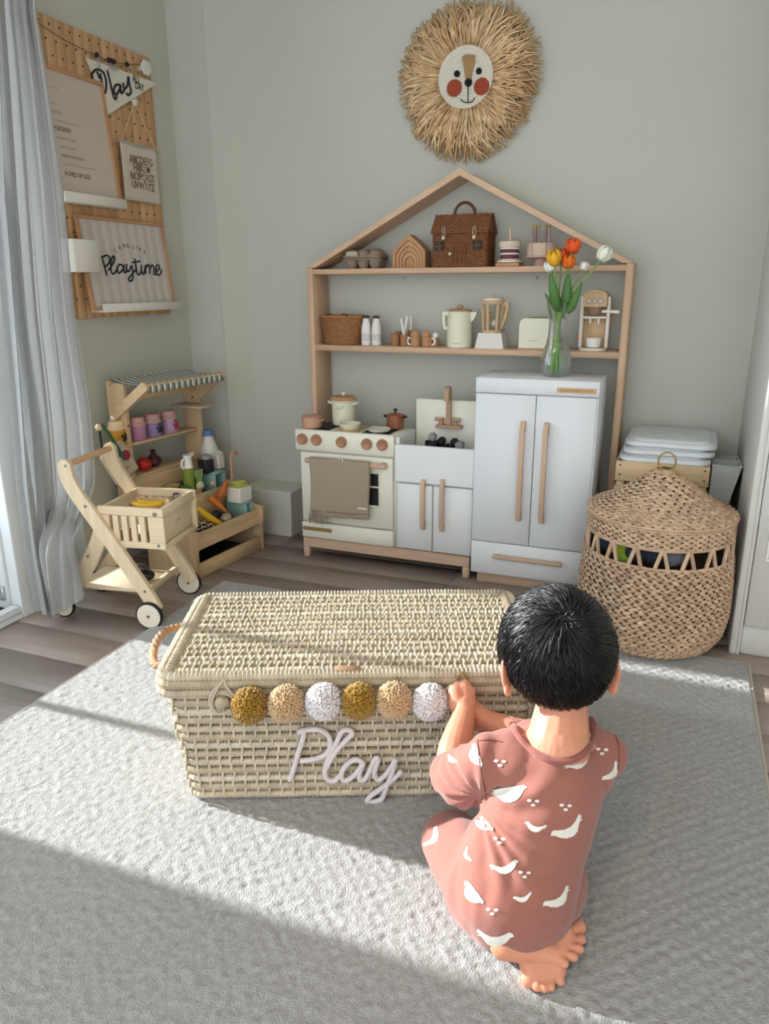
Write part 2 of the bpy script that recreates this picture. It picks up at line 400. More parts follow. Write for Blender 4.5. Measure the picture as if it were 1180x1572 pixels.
# plinth frame
pl = MB(); pl.box((OX0+.012, KY+.012, BZ-.042), (SX1-.01, KY+.034, BZ)).box((OX0+.012, KB-.03, BZ-.042), (SX1-.01, KB-.008, BZ))
pl.build('base_rail', oak, kt)
for x in (OX0+.012, SX1-.036):
    for y in (KY+.012, KB-.032): B((x, y, .0), (x+.026, y+.022, BZ-.042+(.042 if False else 0)), 'leg', oakz, kt)
B((OX0+.012, KY+.02, BZ), (OX1, KB-.002, .443), 'stove_body', pcream, kt)
B((OX0, KY, .443), (OX1, KY+.02, TOP), 'control_panel', pcream, kt, .003)
B((OX0, KY+.02, .443), (OX1, KB, TOP-.006), 'cooktop', pcream, kt, .003)
for px, py in ((464.4, 673.6), (486, 675), (524.6, 678.5), (563.4, 681.5), (587.3, 682.8)):
    q = at(px, py, Y=KY); MB().lathe([(.020, 0), (.0215, -.004), (.0205, -.012), (.017, -.0155), (.013, -.013), (0, -.012)], (q.x, KY, q.z), 24, 'y').build('knob', wood('knob_wood', 'a87a5c', .12, 14, 'x'), kt)
# burners and wooden trivet strip
tz = TOP-.006
for x0, x1, m, nm in ((OX0+.035, OX0+.125, black, 'burner_plate'), (OX0+.15, OX0+.245, wood('trivet', 'c9a87c', .1, 9, 'y'), 'chopping_strip'), (OX0+.268, OX0+.375, black, 'burner_plate')):
    B((x0, KY+.016, tz), (x1, KB-.02, tz+.005), nm, m, kt)
# oven door
d0 = at(463, 692, Y=KY); od = B((OX0+.018, KY+.004, .158), (OX1-.006, KY+.02, .436), 'oven_door', pcream, kt, .003)
w0 = at(565, 727, Y=KY); w1 = at(580.5, 777, Y=KY)
wy = KY+.0035
wx0, wx1 = OX0+.09, w1.x
wl, wh, wmid = w1.z, w0.z, at(572, 748, Y=KY).z
MB().box((wx0, wy-.001, wl), (wx1, wy+.002, wmid-.0035), .0005).build('oven_window', black, od)
MB().box((wx0, wy-.001, wmid+.0035), (wx1, wy+.002, wh), .0005).build('oven_window', black, od)
fr_ = MB(); fr_.box((wx0-.012, wy-.003, wl-.01), (wx0, wy+.001, wh+.01)).box((wx1, wy-.003, wl-.01), (wx1+.008, wy+.001, wh+.01)).box((wx0, wy-.003, wh), (wx1, wy+.001, wh+.01)).box((wx0, wy-.003, wl-.01), (wx1, wy+.001, wl)).box((wx0, wy-.003, wmid-.0035), (wx1, wy+.001, wmid+.0035))
fr_.build('window_trim', pcream, od)
h0 = at(467, 706, Y=KY-.028); h1 = at(593, 717, Y=KY-.028); hz = .5*(h0.z+h1.z)
hd = MB(); hd.box((h0.x, KY-.034, hz-.010), (h1.x, KY-.018, hz+.010), .006).box((h0.x+.012, KY-.02, hz-.008), (h0.x+.03, KY+.005, hz+.008)).box((h1.x-.03, KY-.02, hz-.008), (h1.x-.012, KY+.005, hz+.008))
hd.build('handle', oak, od)
dr = B((OX0+.014, KY+.002, BZ+.003), (OX1-.004, KY+.02, .152), 'oven_drawer', pcream, kt, .003)
q0 = at(465, 807, Y=KY); q1 = at(509, 818, Y=KY)
MB().box((q0.x, KY-.002, q1.z), (q1.x, KY+.003, q0.z), .001).build('name_plate', mat('brass_plate', 'a68b62', .4, .1, metal=.4), dr)
MB().tube([(q0.x+(q1.x-q0.x)*(.08+.84*i/26), KY-.0024, (q0.z+q1.z)/2+(q0.z-q1.z)*.20*(1 if i % 2 else -1)) for i in range(27)], .0007, 4).build('plate_lettering', mat('plate_dark', '5c4630', .6, 0), dr)
# sink half
SZ = .505
B((OX1+.001, KY+.02, BZ), (SX1, KB-.002, .352), 'sink_cabinet', pwhite, kt)
bs = MB(); a0, a1 = OX1+.002, SX1
bs.box((a0, KY+.002, .352), (a1, KY+.016, SZ-.012), .003).box((a0, KY+.016, .352), (a0+.014, KB-.012, SZ+.012)).box((a1-.012, KY+.016, .352), (a1, KB-.012, SZ-.012)).box((a0+.014, KY+.016, .352), (a1-.012, KB-.012, .385))
bs.build('apron_sink', pwhite, kt)
sp0 = at(640, 611, Y=KB); B((sp0.x, KB-.012, .352), (SX1-.001, KB, sp0.z), 'splashback', pcream, kt, .003)
dm = at(664, 715, Y=KY).x
for i, (x0, x1) in enumerate(((OX1+.012, dm-.002), (dm+.002, SX1-.003))):
    dd = B((x0, KY+.004, BZ+.006), (x1, KY+.019, .346), 'cabinet_door', pwhite, kt, .003)
    px = (647.5, 677)[i]; t0 = at(px, 738, Y=KY-.02); b0 = at(px-.5, 818 if i else 815, Y=KY-.02); hx = t0.x
    MB().prism([(0, b0.z), (-.012, b0.z), (-.024, b0.z+.024), (-.024, t0.z-.024), (-.012, t0.z), (0, t0.z), (0, t0.z-.03), (-.012, t0.z-.036), (-.012, b0.z+.036), (0, b0.z+.03)], hx-.0075, hx+.0075, 'yz').build('handle', oakz, dd, ang=30).location = (0, KY+.004, 0)
# tap
tx = at(688, 640, Y=KB-.03).x; tz0 = at(688, 652, Y=KB-.03).z; tzt = at(688, 592, Y=KB-.03).z
tp = MB(); oakd = wood('tap_wood', 'b08e72', .12, 10, 'z')
tp.box((tx-.045, KB-.055, tz0-.012), (tx+.055, KB-.012, tz0), .003)
arc = [(KB-.045+.0, tz0)]
yb, yf = KB-.02, KB-.062
prof = []
for k in range(13):
    a = pi*k/12; prof.append(((yb+yf)/2+cos(a)*(yb-yf)/2*1.0+.0, tzt-.028+sin(a)*.028))
inner = []
for k in range(13):
    a = pi-pi*k/12; inner.append(((yb+yf)/2+cos(a)*((yb-yf)/2-.013), tzt-.028+sin(a)*.014))
out = [(yb, tz0)] + prof + [(yf, tzt-.055), (yf+.013, tzt-.055)] + inner + [(yb-.013, tz0)]
tp.prism(out, tx-.009, tx+.009, 'yz')
tp.build('tap', oakd, kt, ang=30)
for s in (-1, 1):
    tpk = MB().lathe([(.009, 0), (.011, .006), (.008, .014), (.006, .018)], (tx+s*.028, KB-.034, tz0), 14); tpk.tube([(tx+s*.016, KB-.04, tz0+.022), (tx+s*.05, KB-.036, tz0+.02)], .007, 8)
    tpk.build('tap_handle', oakd, kt)
# ================================================================== towel on the oven handle
tw = thing('tea_towel', 'beige linen tea towel with tassels folded over the oven handle', 'towel', (0, 0, 0))
tm = mat('linen_beige', 'a1907c', .95, .10, 260, bump=.4, bscale=500, sheen=.2)
tl, tr = at(475, 706, Y=KY-.036).x, at(566, 716, Y=KY-.036).x; tb = at(480, 783, Y=KY-.036).z
def towel_sheet(zb0, zb1, off, seed):
    G = []
    path = [(KY-.037-off, 1.), (KY-.038-off, .75), (KY-.037-off, .5), (KY-.037-off, .25)]
    for i in range(25):
        u = i/24; row = []
        for j in range(31):
            v = j/30; x = tl+(tr-tl)*v
            zb = zb0+(zb1-zb0)*v
            yy = KY-.0375-off-.0015*sin(v*19+seed)*u-.002*sin(v*7+u*3+seed)
            row.append((x+.004*sin(u*4+v), yy, (hz+.012)*(1-u)+zb*u+.001*sin(v*21)))
        G.append(row)
    return G
s1 = MB().quadgrid(towel_sheet(tb-.004, tb+.004, 0, 1)).build('front_fold', tm, tw, recalc=False, ang=180)
s2 = MB().quadgrid(towel_sheet(tb-.028, tb-.014, -.0045, 3)).build('under_fold', tm, tw, recalc=False, ang=180)
top = []
for i in range(9):
    a = pi*i/8; top.append([(tl+(tr-tl)*j/20, KY-.026-.0115*cos(a), hz+.012+.003*sin(a)) for j in range(21)])
s3 = MB().quadgrid(top).build('top_fold', tm, tw, recalc=False, ang=180)
for s in (s1, s2, s3): mdf = s.modifiers.new('s', 'SOLIDIFY'); mdf.thickness = .0018
fg = MB(); rr = random.Random(4)
tq = at(487, 795, Y=KY-.038)
for k in range(46):
    x = tq.x+rr.uniform(-.035, .028); z0 = tb-.004+rr.uniform(-.012, .0); dx = rr.uniform(-.01, .014)
    fg.tube([(x, KY-.036, z0), (x+dx*.5, KY-.041-rr.uniform(0, .006), z0-.015), (x+dx, KY-.038-rr.uniform(0, .008), z0-.028-rr.uniform(0, .012))], .0016, 5)
fg.build('tassel_fringe', mat('tassel', '968878', .95, .1), tw)
hb = at(522, 703, Y=KY-.04); MB().tube(smooth_path([(hb.x-.006, KY-.036, hb.z-.010), (hb.x-.002, KY-.040, hb.z+.002), (hb.x+.006, KY-.040, hb.z-.002), (hb.x+.008, KY-.038, hb.z-.014)]), .003, 6).build('hanging_loop', mat('loop_white', 'ddd5c6', .8), tw)
lbq = at(556, 781, Y=KY-.04); B((lbq.x-.018, KY-.0405, lbq.z-.004), (lbq.x+.018, KY-.0385, lbq.z+.003), 'cloth_label', mat('loop_white'), tw, .0005)
# ================================================================== refrigerator
FY = 2.48
rf = thing('toy_fridge', 'white wooden toy refrigerator with two doors and a bottom drawer', 'toy fridge', (0, 0, 0))
FX0, FX1, FB = -.641, -.232, 2.718
fridge_m = mat('fridge_white', 'dfe1e3', .45, .012, 4)
B((FX0, FY+.016, .047), (FX1, FB, .752), 'body', fridge_m, rf, .003)
B((FX0+.018, FY+.03, 0), (FX1-.018, FB-.02, .047), 'plinth', oak, rf)
zt = at(736, 603, Y=FY).z; zd = at(725, 829, Y=FY).z
B((FX0, FY, zt+.0015), (FX1, FY+.016, .752), 'header_panel', fridge_m, rf, .002)
xm = at(823, 612, Y=FY).x; xmb = xm
for i, (x0, x1) in enumerate(((FX0+.001, xm-.0012), (xm+.0012, FX1-.006))):
    dd = B((x0, FY, zd+.0015), (x1, FY+.0145, zt-.0015), 'fridge_door', fridge_m, rf, .003)
    t0 = at((802, 838)[i], 648 if i == 0 else 650, Y=FY-.02); b0 = at((796, 829)[i], 801 if i == 0 else 805, Y=FY-.02); hx = t0.x
    MB().prism([(0, b0.z), (-.016, b0.z), (-.030, b0.z+.026), (-.030, t0.z-.026), (-.016, t0.z), (0, t0.z), (0, t0.z-.034), (-.016, t0.z-.042), (-.016, b0.z+.042), (0, b0.z+.034)], hx-.008, hx+.008, 'yz').build('handle', oakz, dd, ang=30).location = (0, FY, 0)
B((FX1-.0055, FY+.002, .06), (FX1-.0005, FY+.016, zt-.0015), 'edge_strip', fridge_m, rf)
dw = B((FX0+.001, FY-.001, .047), (FX1, FY+.0145, zd-.0015), 'drawer', fridge_m, rf, .003)
t0 = at(755, 854, Y=FY-.02); b0 = at(862, 868, Y=FY-.02); hz2 = .5*(t0.z+b0.z)
MB().box((t0.x, FY-.024, hz2-.0075), (b0.x, FY-.010, hz2+.0075), .004).box((t0.x+.006, FY-.012, hz2-.006), (t0.x+.03, FY, hz2+.006)).box((b0.x-.03, FY-.012, hz2-.006), (b0.x-.006, FY, hz2+.006)).build('handle', oak, dw)
q0 = at(855, 595, Y=FY); q1 = at(915, 605, Y=FY)
MB().box((q0.x, FY-.003, q1.z), (q1.x, FY, q0.z), .001).build('name_plate', wood('plate_wood', 'c8a070', .1, 12, 'x'), rf)
MB().tube([(q0.x+(q1.x-q0.x)*(.08+.84*i/26), FY-.0034, (q0.z+q1.z)/2+(q0.z-q1.z)*.20*(1 if i % 2 else -1)) for i in range(27)], .0007, 4).build('plate_lettering', mat('plate_dark', '5c4630', .6, 0), rf)
# ================================================================== pots on the stove
def on_top(px, py, z): return at(px, py, Z=z)
q = Vector((-1.312, 2.565, tz+.0055)); sc = mat('pot_peach', 'bf9077', .4, .04, 8, coat=.2)
p1 = thing('saucepan', 'low peach-coloured toy saucepan on the front left burner', 'pot', q)
MB().lathe([(0, 0), (.034, 0), (.038, .004), (.039, .042), (.0355, .042), (.035, .006), (0, .006)], (0, 0, 0), 28).build('pan', sc, p1)
MB().tube(smooth_path([(.036, -.012, .032), (.046, -.010, .032), (.046, .010, .032), (.036, .012, .032)]), .004, 8).build('handle', sc, p1)
MB().lathe([(.0385, .042), (.0395, .044), (.036, .047), (0, .049)], (0, 0, 0), 28).build('lid', sc, p1)
q = Vector((-1.222, 2.668, tz+.0055)); cr = mat('pot_cream', 'ded9c0', .35, .02, 6, coat=.3)
p2 = thing('stock_pot', 'tall cream toy stock pot with wooden lid at the back of the stove', 'pot', q)
MB().lathe([(0, 0), (.041, 0), (.045, .004), (.047, .09), (.051, .094), (.051, .098), (.044, .098), (.043, .006), (0, .006)], (0, 0, 0), 30).build('pan', cr, p2)
MB().lathe([(.052, .098), (.053, .104), (.044, .112), (0, .114)], (0, 0, 0), 30).build('lid', wood('lid_wood', 'b58d6c', .1, 12, 'x'), p2)
MB().ell((0, 0, .121), (.009, .009, .009), 12, 8).build('lid_knob', cr, p2)
for a in (0, pi):
    MB(Matrix.Rotation(a, 4, 'Z')).tube(smooth_path([(.045, -.013, .084), (.060, -.011, .088), (.060, .011, .088), (.045, .013, .084)]), .005, 8).build('side_handle', cr, p2)
MB().tube(smooth_path([(-.014, -.047, .082), (-.012, -.054, .074), (.012, -.054, .074), (.014, -.047, .082)]), .004, 8).build('front_grip', cr, p2)
q = Vector((-1.157, 2.58, tz+.0055))
p3 = thing('frying_pan', 'shallow cream toy pan on the wooden strip of the stove', 'pan', q)
MB().lathe([(0, 0), (.030, 0), (.036, .006), (.043, .024), (.041, .025), (.034, .009), (0, .006)], (0, 0, 0), 28).build('pan_bowl', cr, p3)
MB().tube([(-.04, .01, .021), (-.052, .016, .022)], .005, 8).build('pan_lug', cr, p3)
q = Vector((-1.033, 2.57, tz+.0055))
p4 = MB().lathe([(0, 0), (.03, 0), (.042, .006), (.045, .012), (.043, .013), (.03, .006), (0, .004)], (0, 0, 0), 30).build('toy_plate', mat('plate_offwhite', 'd9d6c8', .35, .02)); p4.location = q
tag(p4, 'flat off-white toy plate on the front right burner', 'plate')
q = Vector((-1.003, 2.665, tz+.0055)); br = mat('pot_brown', '8d5236', .4, .05, 8, coat=.2)
p5 = thing('casserole_pot', 'brown toy pot with black lid knob and handles on the back burner', 'pot', q)
MB().lathe([(0, 0), (.030, 0), (.033, .003), (.033, .048), (.030, .048), (.029, .005), (0, .005)], (0, 0, 0), 26).build('pan', br, p5)
MB().lathe([(.035, .048), (.035, .052), (.02, .057), (0, .058)], (0, 0, 0), 26).build('lid', br, p5)
MB().lathe([(.003, .057), (.004, .064), (.008, .07), (.007, .074), (0, .075)], (0, 0, 0), 14).build('lid_knob', black, p5)
for s in (-1, 1): MB().tube(smooth_path([(s*.031, -.009, .043), (s*.043, -.006, .045), (s*.043, .006, .045), (s*.031, .009, .043)]), .004, 8).build('side_handle', black, p5)
# toys in the sink
sk = .3855
for i, (px, py, r, kind) in enumerate(((663, 664, .022, 0), (677, 666, .020, 1), (692, 668, .02, 2), (708, 668, .020, 3))):
    q = at(px, py, Y=KY+.06+.02*(i % 2)); zz = .49
    if kind == 3:
        o = MB().box((-.014, -.02, 0), (.014, .02, .122), .006).build('toy_block', mat('toy_yellow', 'c9b51e', .5, .05)); o.location = (q.x, KY+.06, sk); tag(o, 'yellow toy block standing at the right of the toy sink', 'toy')
    else:
        o = thing('toy_car', ('small black and yellow toy vehicle leaning in the toy sink', 'black toy vehicle lying flat in the middle of the toy sink', 'small black toy vehicle next to the yellow block in the sink')[kind], 'toy car', (q.x, KY+.07+.02*kind, sk))
        hgt = (.145, .128, .122)[kind]
        MB().box((-.018, -.03, .0), (.018, .03, hgt-.03), .008).build('body', black, o)
        MB().box((-.014, -.018, hgt-.03), (.014, .016, hgt), .008).build('cab', black if kind else mat('toy_yellow'), o)
        for sx in (-1, 1):
            for sy in (-1, 1): MB().lathe([(0, -.003), (.011, -.003), (.011, .003), (0, .003)], (sx*.018, sy*.018, hgt-.035), 12, 'x').build('wheel', mat('tyre', '101012', .7, 0), o)
# ================================================================== things on the top shelf of the hutch
sw = wood('stack_wood', 'b98a60', .12, 12, 'x')
YM = (HY0+HY1)/2-.004
# egg carton
g = thing('egg_carton', 'grey-brown pulp egg carton on the top shelf, leftmost', 'egg carton', (-1.17, YM, S1))
pulp = mat('pulp', '8d7d6c', .95, .08, 60, bump=.4, bscale=200)
eb = MB(); el = MB()
for i in range(3):
    for j in range(2):
        c = (-.048+.048*i, -.022+.044*j)
        eb.lathe([(.014, 0), (.022, .016), (.025, .034), (.021, .035), (.012, .004), (0, .004)], (c[0], c[1], 0), 14)
        el.ell((c[0], c[1], .05), (.027, .026, .022), 12, 8)
eb.box((-.076, -.05, .029), (.076, .05, .036), .003); eb.build('tray', pulp, g)
el.box((-.076, -.05, .036), (.076, .05, .052), .006); el.build('lid', pulp, g)
MB().box((-.06, -.0525, .046), (-.012, -.049, .062), .001).build('closing_tab', mat('pulp_light', 'b5a898', .9, .05), g)
# nested arches
g = thing('arch_stacker', 'nested wooden house-shaped arch stacker on the top shelf', 'toy', (-.982, YM, S1))
def arch_half(w, h, e):
    sh = h*.50; out = [(w, 0), (w, sh)]
    for k in range(1, 10):
        t = k/10*pi/2; x = w*cos(t); z = sh+(h-sh)*sin(t)
        xp = w*(1-k/10); zp = sh+(h-sh)*k/10
        out.append((x*(1-e)+xp*e, z*(1-e)+zp*e))
    return out+[(0, h)]
def arch(k):
    w, h = dims[k]; o = arch_half(w, h, (.85, .7, .45, .2, 0)[k]); out = o+[(-x, z) for x, z in o[::-1]][1:]
    if k < 4:
        w2, h2 = dims[k+1]; i = arch_half(w2+.002, h2+.002, (.7, .45, .2, 0)[k]); out = out+(i+[(-x, z) for x, z in i[::-1]][1:])[::-1]
    return out
dims = [(.064, .118), (.051, .097), (.039, .077), (.028, .058), (.017, .039)]
for k in range(5):
    MB().prism(arch(k), -.035+.003*k, .035-.003*k, 'xz').build('arch', wood('arch%d' % k, ('b5845a', 'b98a60', 'b3855c', 'bb8d64', 'b07f55')[k], .12, 12, 'z'), g, ang=30)
# wicker house bag
g = thing('wicker_house_bag', 'brown wicker house-shaped bag with door, windows and curved handle', 'bag', (-.781, YM+.002, S1))
wk = mat('wicker_brown', '80502f', .6, .25, 90, (1, 1, 1), bump=.2, bscale=200, spec=.4)
wkd = mat('wicker_dark', '4d2c1a', .65, .2, 90)
def weave_wall(mb, x0, x1, z0, z1, y, nrm, pitch=.0058, upr=.013, r=.0034):
    rows = int((z1-z0)/pitch); n = max(2, int((x1-x0)/upr)*2)
    for k in range(rows):
        z = z0+(k+.5)*pitch; pts = []
        for i in range(n+1):
            u = i/n; x = x0+(x1-x0)*u; o = .0022*(1 if (i//1+k) % 2 else -1)
            pts.append((x, y+o, z) if nrm == 'y' else (y+o, x, z))
        mb.tube(pts, r, 5)
MB().box((-.096, -.056, .002), (.096, .056, .128), .002).build('body_core', wkd, g)
bw = MB(); weave_wall(bw, -.098, .098, .002, .130, -.059, 'y'); weave_wall(bw, -.059, .059, .002, .130, .098, 'x'); weave_wall(bw, -.059, .059, .002, .130, -.098, 'x')
bw.build('woven_body', wk, g, recalc=False, ang=180)
rf_ = MB()
for k in range(12):
    u = k/11
    for s in (-1, 1):
        y = s*(.070-.058*u); z = .118+.062*u
        rf_.tube([(-.106+i*.0106, y+(.0012 if (i+k) % 2 else -.0012), z+(.0012 if (i+k) % 2 else -.0012)) for i in range(21)], .0035, 5)
rf_.prism([(-.062, .118), (.062, .118), (.01, .178), (-.01, .178)], -.101, .101, 'yz')
rf_.build('roof_flap', wk, g, recalc=False, ang=180)
MB().tube(smooth_path([(-.040, 0, .176), (-.034, 0, .200), (-.018, 0, .217), (0, 0, .222), (.018, 0, .217), (.034, 0, .200), (.040, 0, .176)]), .0055, 8).build('handle', mat('handle_brown', '5a2e1c', .5, .15, 60), g)
for x in (-.074, .066):
    wn = MB().box((x-.016, -.0668, .058), (x+.016, -.058, .088), .0005).build('window', black, g)
    MB().box((x-.0016, -.0690, .058), (x+.0016, -.0665, .088), .0003).box((x-.016, -.0690, .0714), (x+.016, -.0665, .0746), .0003).build('window_bar', wk, wn)
dn = MB()
for s in (.024, .0165, .009):
    dn.tube([(-.004-s, -.0662, .012), (-.004-s, -.0662, .062)] + [(-.004-s*cos(pi*k/8), -.0662, .062+s*1.05*sin(pi*k/8)) for k in range(1, 8)] + [(-.004+s, -.0662, .062), (-.004+s, -.0662, .012)], .0026, 6)
dn.build('arched_door', wk, g)
for x in (-.057, .056):
    MB().tube(smooth_path([(x-.003, -.074, .135), (x-.005, -.072, .112), (x, -.071, .102), (x+.005, -.072, .112), (x+.003, -.074, .138)]), .0009, 5).build('elastic_loop', mat('loop_white'), g)
    MB().ell((x, -.073, .100), .0072, 12, 8).build('wooden_bead', mat('bead_wood', 'd9c6a4', .5, .05), g)
MB().ell((-.032, -.071, .046), .0062, 12, 8).build('door_knob', mat('bead_wood'), g)
# stacking sandwich
g = thing('stacking_toy', 'wooden stacking toy with plum and cream discs on a peg', 'toy', (-.609, YM-.01, S1))
plum = mat('plum', '6d3444', .6, .05); crm = mat('cream_wood', 'd8c9ae', .55, .05); pale = mat('white_wood', 'e5ddcf', .5, .03)
MB().box((-.042, -.034, 0), (.042, .034, .014), .003).build('base', sw, g)
zz = .014
for r, h, m in ((.044, .008, pale), (.033, .005, crm), (.032, .013, plum), (.034, .007, pale), (.033, .011, plum), (.036, .007, pale), (.040, .020, crm)):
    MB().lathe([(0, 0), (r*.94, 0), (r, h*.25), (r, h*.7), (r*.93, h), (0, h)], (0, 0, zz), 26).build('disc', m, g); zz += h
MB().tube([(0, 0, zz-.002), (0, 0, zz+.046)], .0042, 10).build('peg', mat('peg_pink', 'd9b8a4', .5, .04), g)
# birthday cake
g = thing('birthday_cake', 'wooden toy birthday cake on a stand with five candles', 'toy cake', (-.498, YM, S1))
ck = mat('cake_wood', 'cbb49c', .55, .06, 20)
MB().lathe([(.028, 0), (.026, .004), (.021, .022), (.024, .026), (.052, .028), (.054, .030), (.054, .036), (0, .036)], (0, 0, 0), 28).build('cake_stand', mat('cake_stand', 'b79a86', .5, .08), g)
for k in range(6):
    a0_, a1_ = k*pi/3+.03, (k+1)*pi/3-.03
    out = [(0.001*cos((a0_+a1_)/2), .001*sin((a0_+a1_)/2))]+[(.050*cos(a0_+(a1_-a0_)*i/6), .050*sin(a0_+(a1_-a0_)*i/6)) for i in range(7)]
    MB().prism(out, .0362, .0765, 'xy').build('cake_slice', ck, g, ang=30)
for px, dy in ((817, -.02), (822.5, .012), (827, -.012), (838, .016), (843, -.01)):
    x = at(px, 360, Y=YM+dy).x+.498
    c_ = MB().tube([(x, dy, .0765), (x, dy, .124)], .0045, 10).build('candle', mat('candle_mauve', 'a68a84', .6, .05), g)
    MB().lathe([(.0, .124), (.0042, .128), (.0038, .133), (0, .142)], (x, dy, 0), 10).build('flame', mat('flame_yellow', 'b89b34', .5, .05), c_)
# ================================================================== things on the middle shelf
YN = YM-.012
g = thing('wicker_basket', 'small brown oval wicker basket at the left of the middle shelf', 'basket', (-1.272, YM-.002, S2))
wb = mat('wicker_tan', 'a06f46', .65, .22, 80, bump=.2)
bk = MB()
for k in range(18):
    u = k/17; z = .005+.100*u; rx = .074+.016*u; ry = .050+.012*u
    bk.tube([((rx+.0024*(1 if (i+k) % 2 else -1))*cos(2*pi*i/44), (ry+.0024*(1 if (i+k) % 2 else -1))*sin(2*pi*i/44), z) for i in range(44)], .0034, 5, closed=True)
bk.build('woven_wall', wb, g, recalc=False, ang=180)
MB().tube([(.092*cos(2*pi*i/40), .063*sin(2*pi*i/40), .109) for i in range(40)], .0055, 8, closed=True).build('rim', wb, g)
MB().lathe([(0, .002), (.072, .002), (.086, .09), (.084, .09), (.070, .005), (0, .006)], (0, 0, 0), 30, sy=.68).build('liner', wkd, g)
for x in (-.03, .034): MB().tube(smooth_path([(x-.012, -.058, .109), (x-.007, -.060, .118), (x+.007, -.060, .118), (x+.012, -.058, .109)]), .0028, 6).build('loop_handle', wkd, g)
def milk(label, x):
    g = thing('milk_bottle', label, 'toy bottle', (x, YN-.006, S2), group='white toy milk bottles')
    MB().lathe([(.018, 0), (.0195, .003), (.0195, .058), (.018, .074), (.012, .098), (.0115, .106), (0, .107)], (0, 0, 0), 22).build('bottle', mat('milk_white', 'e6e2dc', .4, .02), g)
    MB().lathe([(.0125, .103), (.0128, .111), (.011, .113), (0, .1135)], (0, 0, 0), 18).build('cap', mat('cap_brown', '3c2b26', .5, .05), g)
    MB().lathe([(.0198, .018), (.0198, .045)], (0, 0, 0), 22).build('printed_band', mat('print_grey', 'cfc9c4', .6, .10, 90), g)
    return g
milk('white toy milk bottle with dark cap, nearest the brown basket', at(563, 520, Y=YN).x); milk('white toy milk bottle with dark cap, nearest the brown beakers', at(578.5, 520, Y=YN).x)
# brown beakers with popsicle sticks
terra = mat('terracotta', 'a2714f', .55, .06, 20)
def beaker(px, py, z0, name, label, r=.019, h=.047, y=YN-.006, m=terra):
    x = at(px, 525, Y=y).x
    o = MB().lathe([(0, 0), (r*.86, 0), (r*.9, .002), (r, h), (r*.9, h), (r*.8, .005), (0, .005)], (0, 0, 0), 22).build(name, m); o.location = (x, y, z0); tag(o, label, 'cup'); return o
b1 = beaker(606.5, 0, S2, 'beaker', 'brown wooden beaker at the left end of the cup cluster', .0185, .046)
b2 = beaker(620.5, 0, S2, 'beaker', 'brown wooden beaker in front of the white sticks', .0175, .043)
b4 = beaker(613, 0, S2, 'beaker', 'brown wooden beaker half hidden behind the other beakers', .017, .052, YM+.036)
b5 = beaker(633, 0, S2, 'beaker', 'brown wooden beaker behind the cups holding one upright white stick', .018, .058, YM+.038)
for i, (p0, p1, yy, lb) in enumerate((((620, 517), (615.5, 489), YN-.006, 'white toy stick leaning left in the brown beaker'), ((620.5, 512), (625, 485.5), YN+.004, 'white toy stick leaning right in the brown beaker'), ((630.5, 517), (630.5, 485.5), YM+.038, 'upright white toy stick at the back of the cups'))):
    a, b = at(*p0, Y=yy), at(*p1, Y=yy); a = a+(a-b)*.25
    o = MB().tube([a, b], .0052, 10).build('toy_stick', mat('stick_white', 'ece8de', .5, .02)); tag(o, lb, 'toy', group='white sticks in the beakers')
# two mugs and wooden eggs
def mug(px, s, label):
    x = at(px, 525, Y=YN-.01).x; g = thing('toy_mug', label, 'cup', (x, YN-.01, S2))
    MB().lathe([(0, 0), (.018, 0), (.0205, .003), (.0205, .036), (.0185, .036), (.018, .006), (0, .006)], (0, 0, 0), 22).build('cup', mat('mug_tan', 'b1835c', .55, .06, 20), g)
    MB().tube(smooth_path([(s*.019, 0, .030), (s*.029, 0, .031), (s*.032, 0, .019), (s*.027, 0, .008), (s*.019, 0, .008)]), .0042, 8).build('handle', mat('stick_white'), g)
    return g
mug(637.5, -1, 'tan wooden mug with white handle on its left side'); mug(655, 1, 'tan wooden mug with white handle on its right side')
for px, r, lb in ((637, .0185, 'round wooden ball resting on the left tan mug'), (653.5, .0175, 'round wooden ball resting on the right tan mug')):
    x = at(px, 525, Y=YN-.01).x; o = MB().ell((0, 0, 0), (r, r, r*1.08), 18, 12).build('wooden_ball', wood('ball_wood', 'b98c66', .12, 20, 'z')); o.location = (x, YN-.010, S2+.043); tag(o, lb, 'toy')
x = at(668, 525, Y=YN+.004).x
g = thing('salt_shaker', 'small brown shaker with round white top beside the mugs', 'toy', (x, YN+.004, S2))
MB().lathe([(0, 0), (.013, 0), (.0145, .03), (.010, .034), (0, .034)], (0, 0, 0), 18).build('body', terra, g); MB().ell((0, 0, .041), .012, 14, 10).build('top', mat('stick_white'), g)
# kettle
x = at(705, 510, Y=YN).x
g = thing('toy_kettle', 'cream toy kettle with spout and round wooden lid on the middle shelf', 'toy kettle', (x, YN, S2))
kc = mat('kettle_cream', 'e0dcc4', .45, .02, 6)
MB().lathe([(0, 0), (.044, 0), (.047, .003), (.046, .10), (.043, .128), (.041, .131), (0, .131)], (0, 0, 0), 30).build('body', kc, g)
MB().lathe([(.042, .131), (.043, .135), (.038, .139), (0, .140)], (0, 0, 0), 28).build('lid', wood('lid_wood', 'b58d6c', .1, 12, 'x'), g)
MB().ell((0, 0, .147), (.013, .013, .009), 14, 8).build('lid_knob', wood('lid_wood', 'b58d6c', .1, 12, 'x'), g)
MB().prism([(.040, .128), (.066, .131), (.066, .122), (.056, .102), (.040, .088)], -.010, .010, 'xz').build('spout', kc, g)
MB().prism([(-.041, .130), (-.066, .130), (-.067, .10), (-.060, .066), (-.044, .062), (-.044, .072), (-.053, .078), (-.056, .115), (-.041, .118)], -.007, .007, 'xz').build('handle', kc, g)
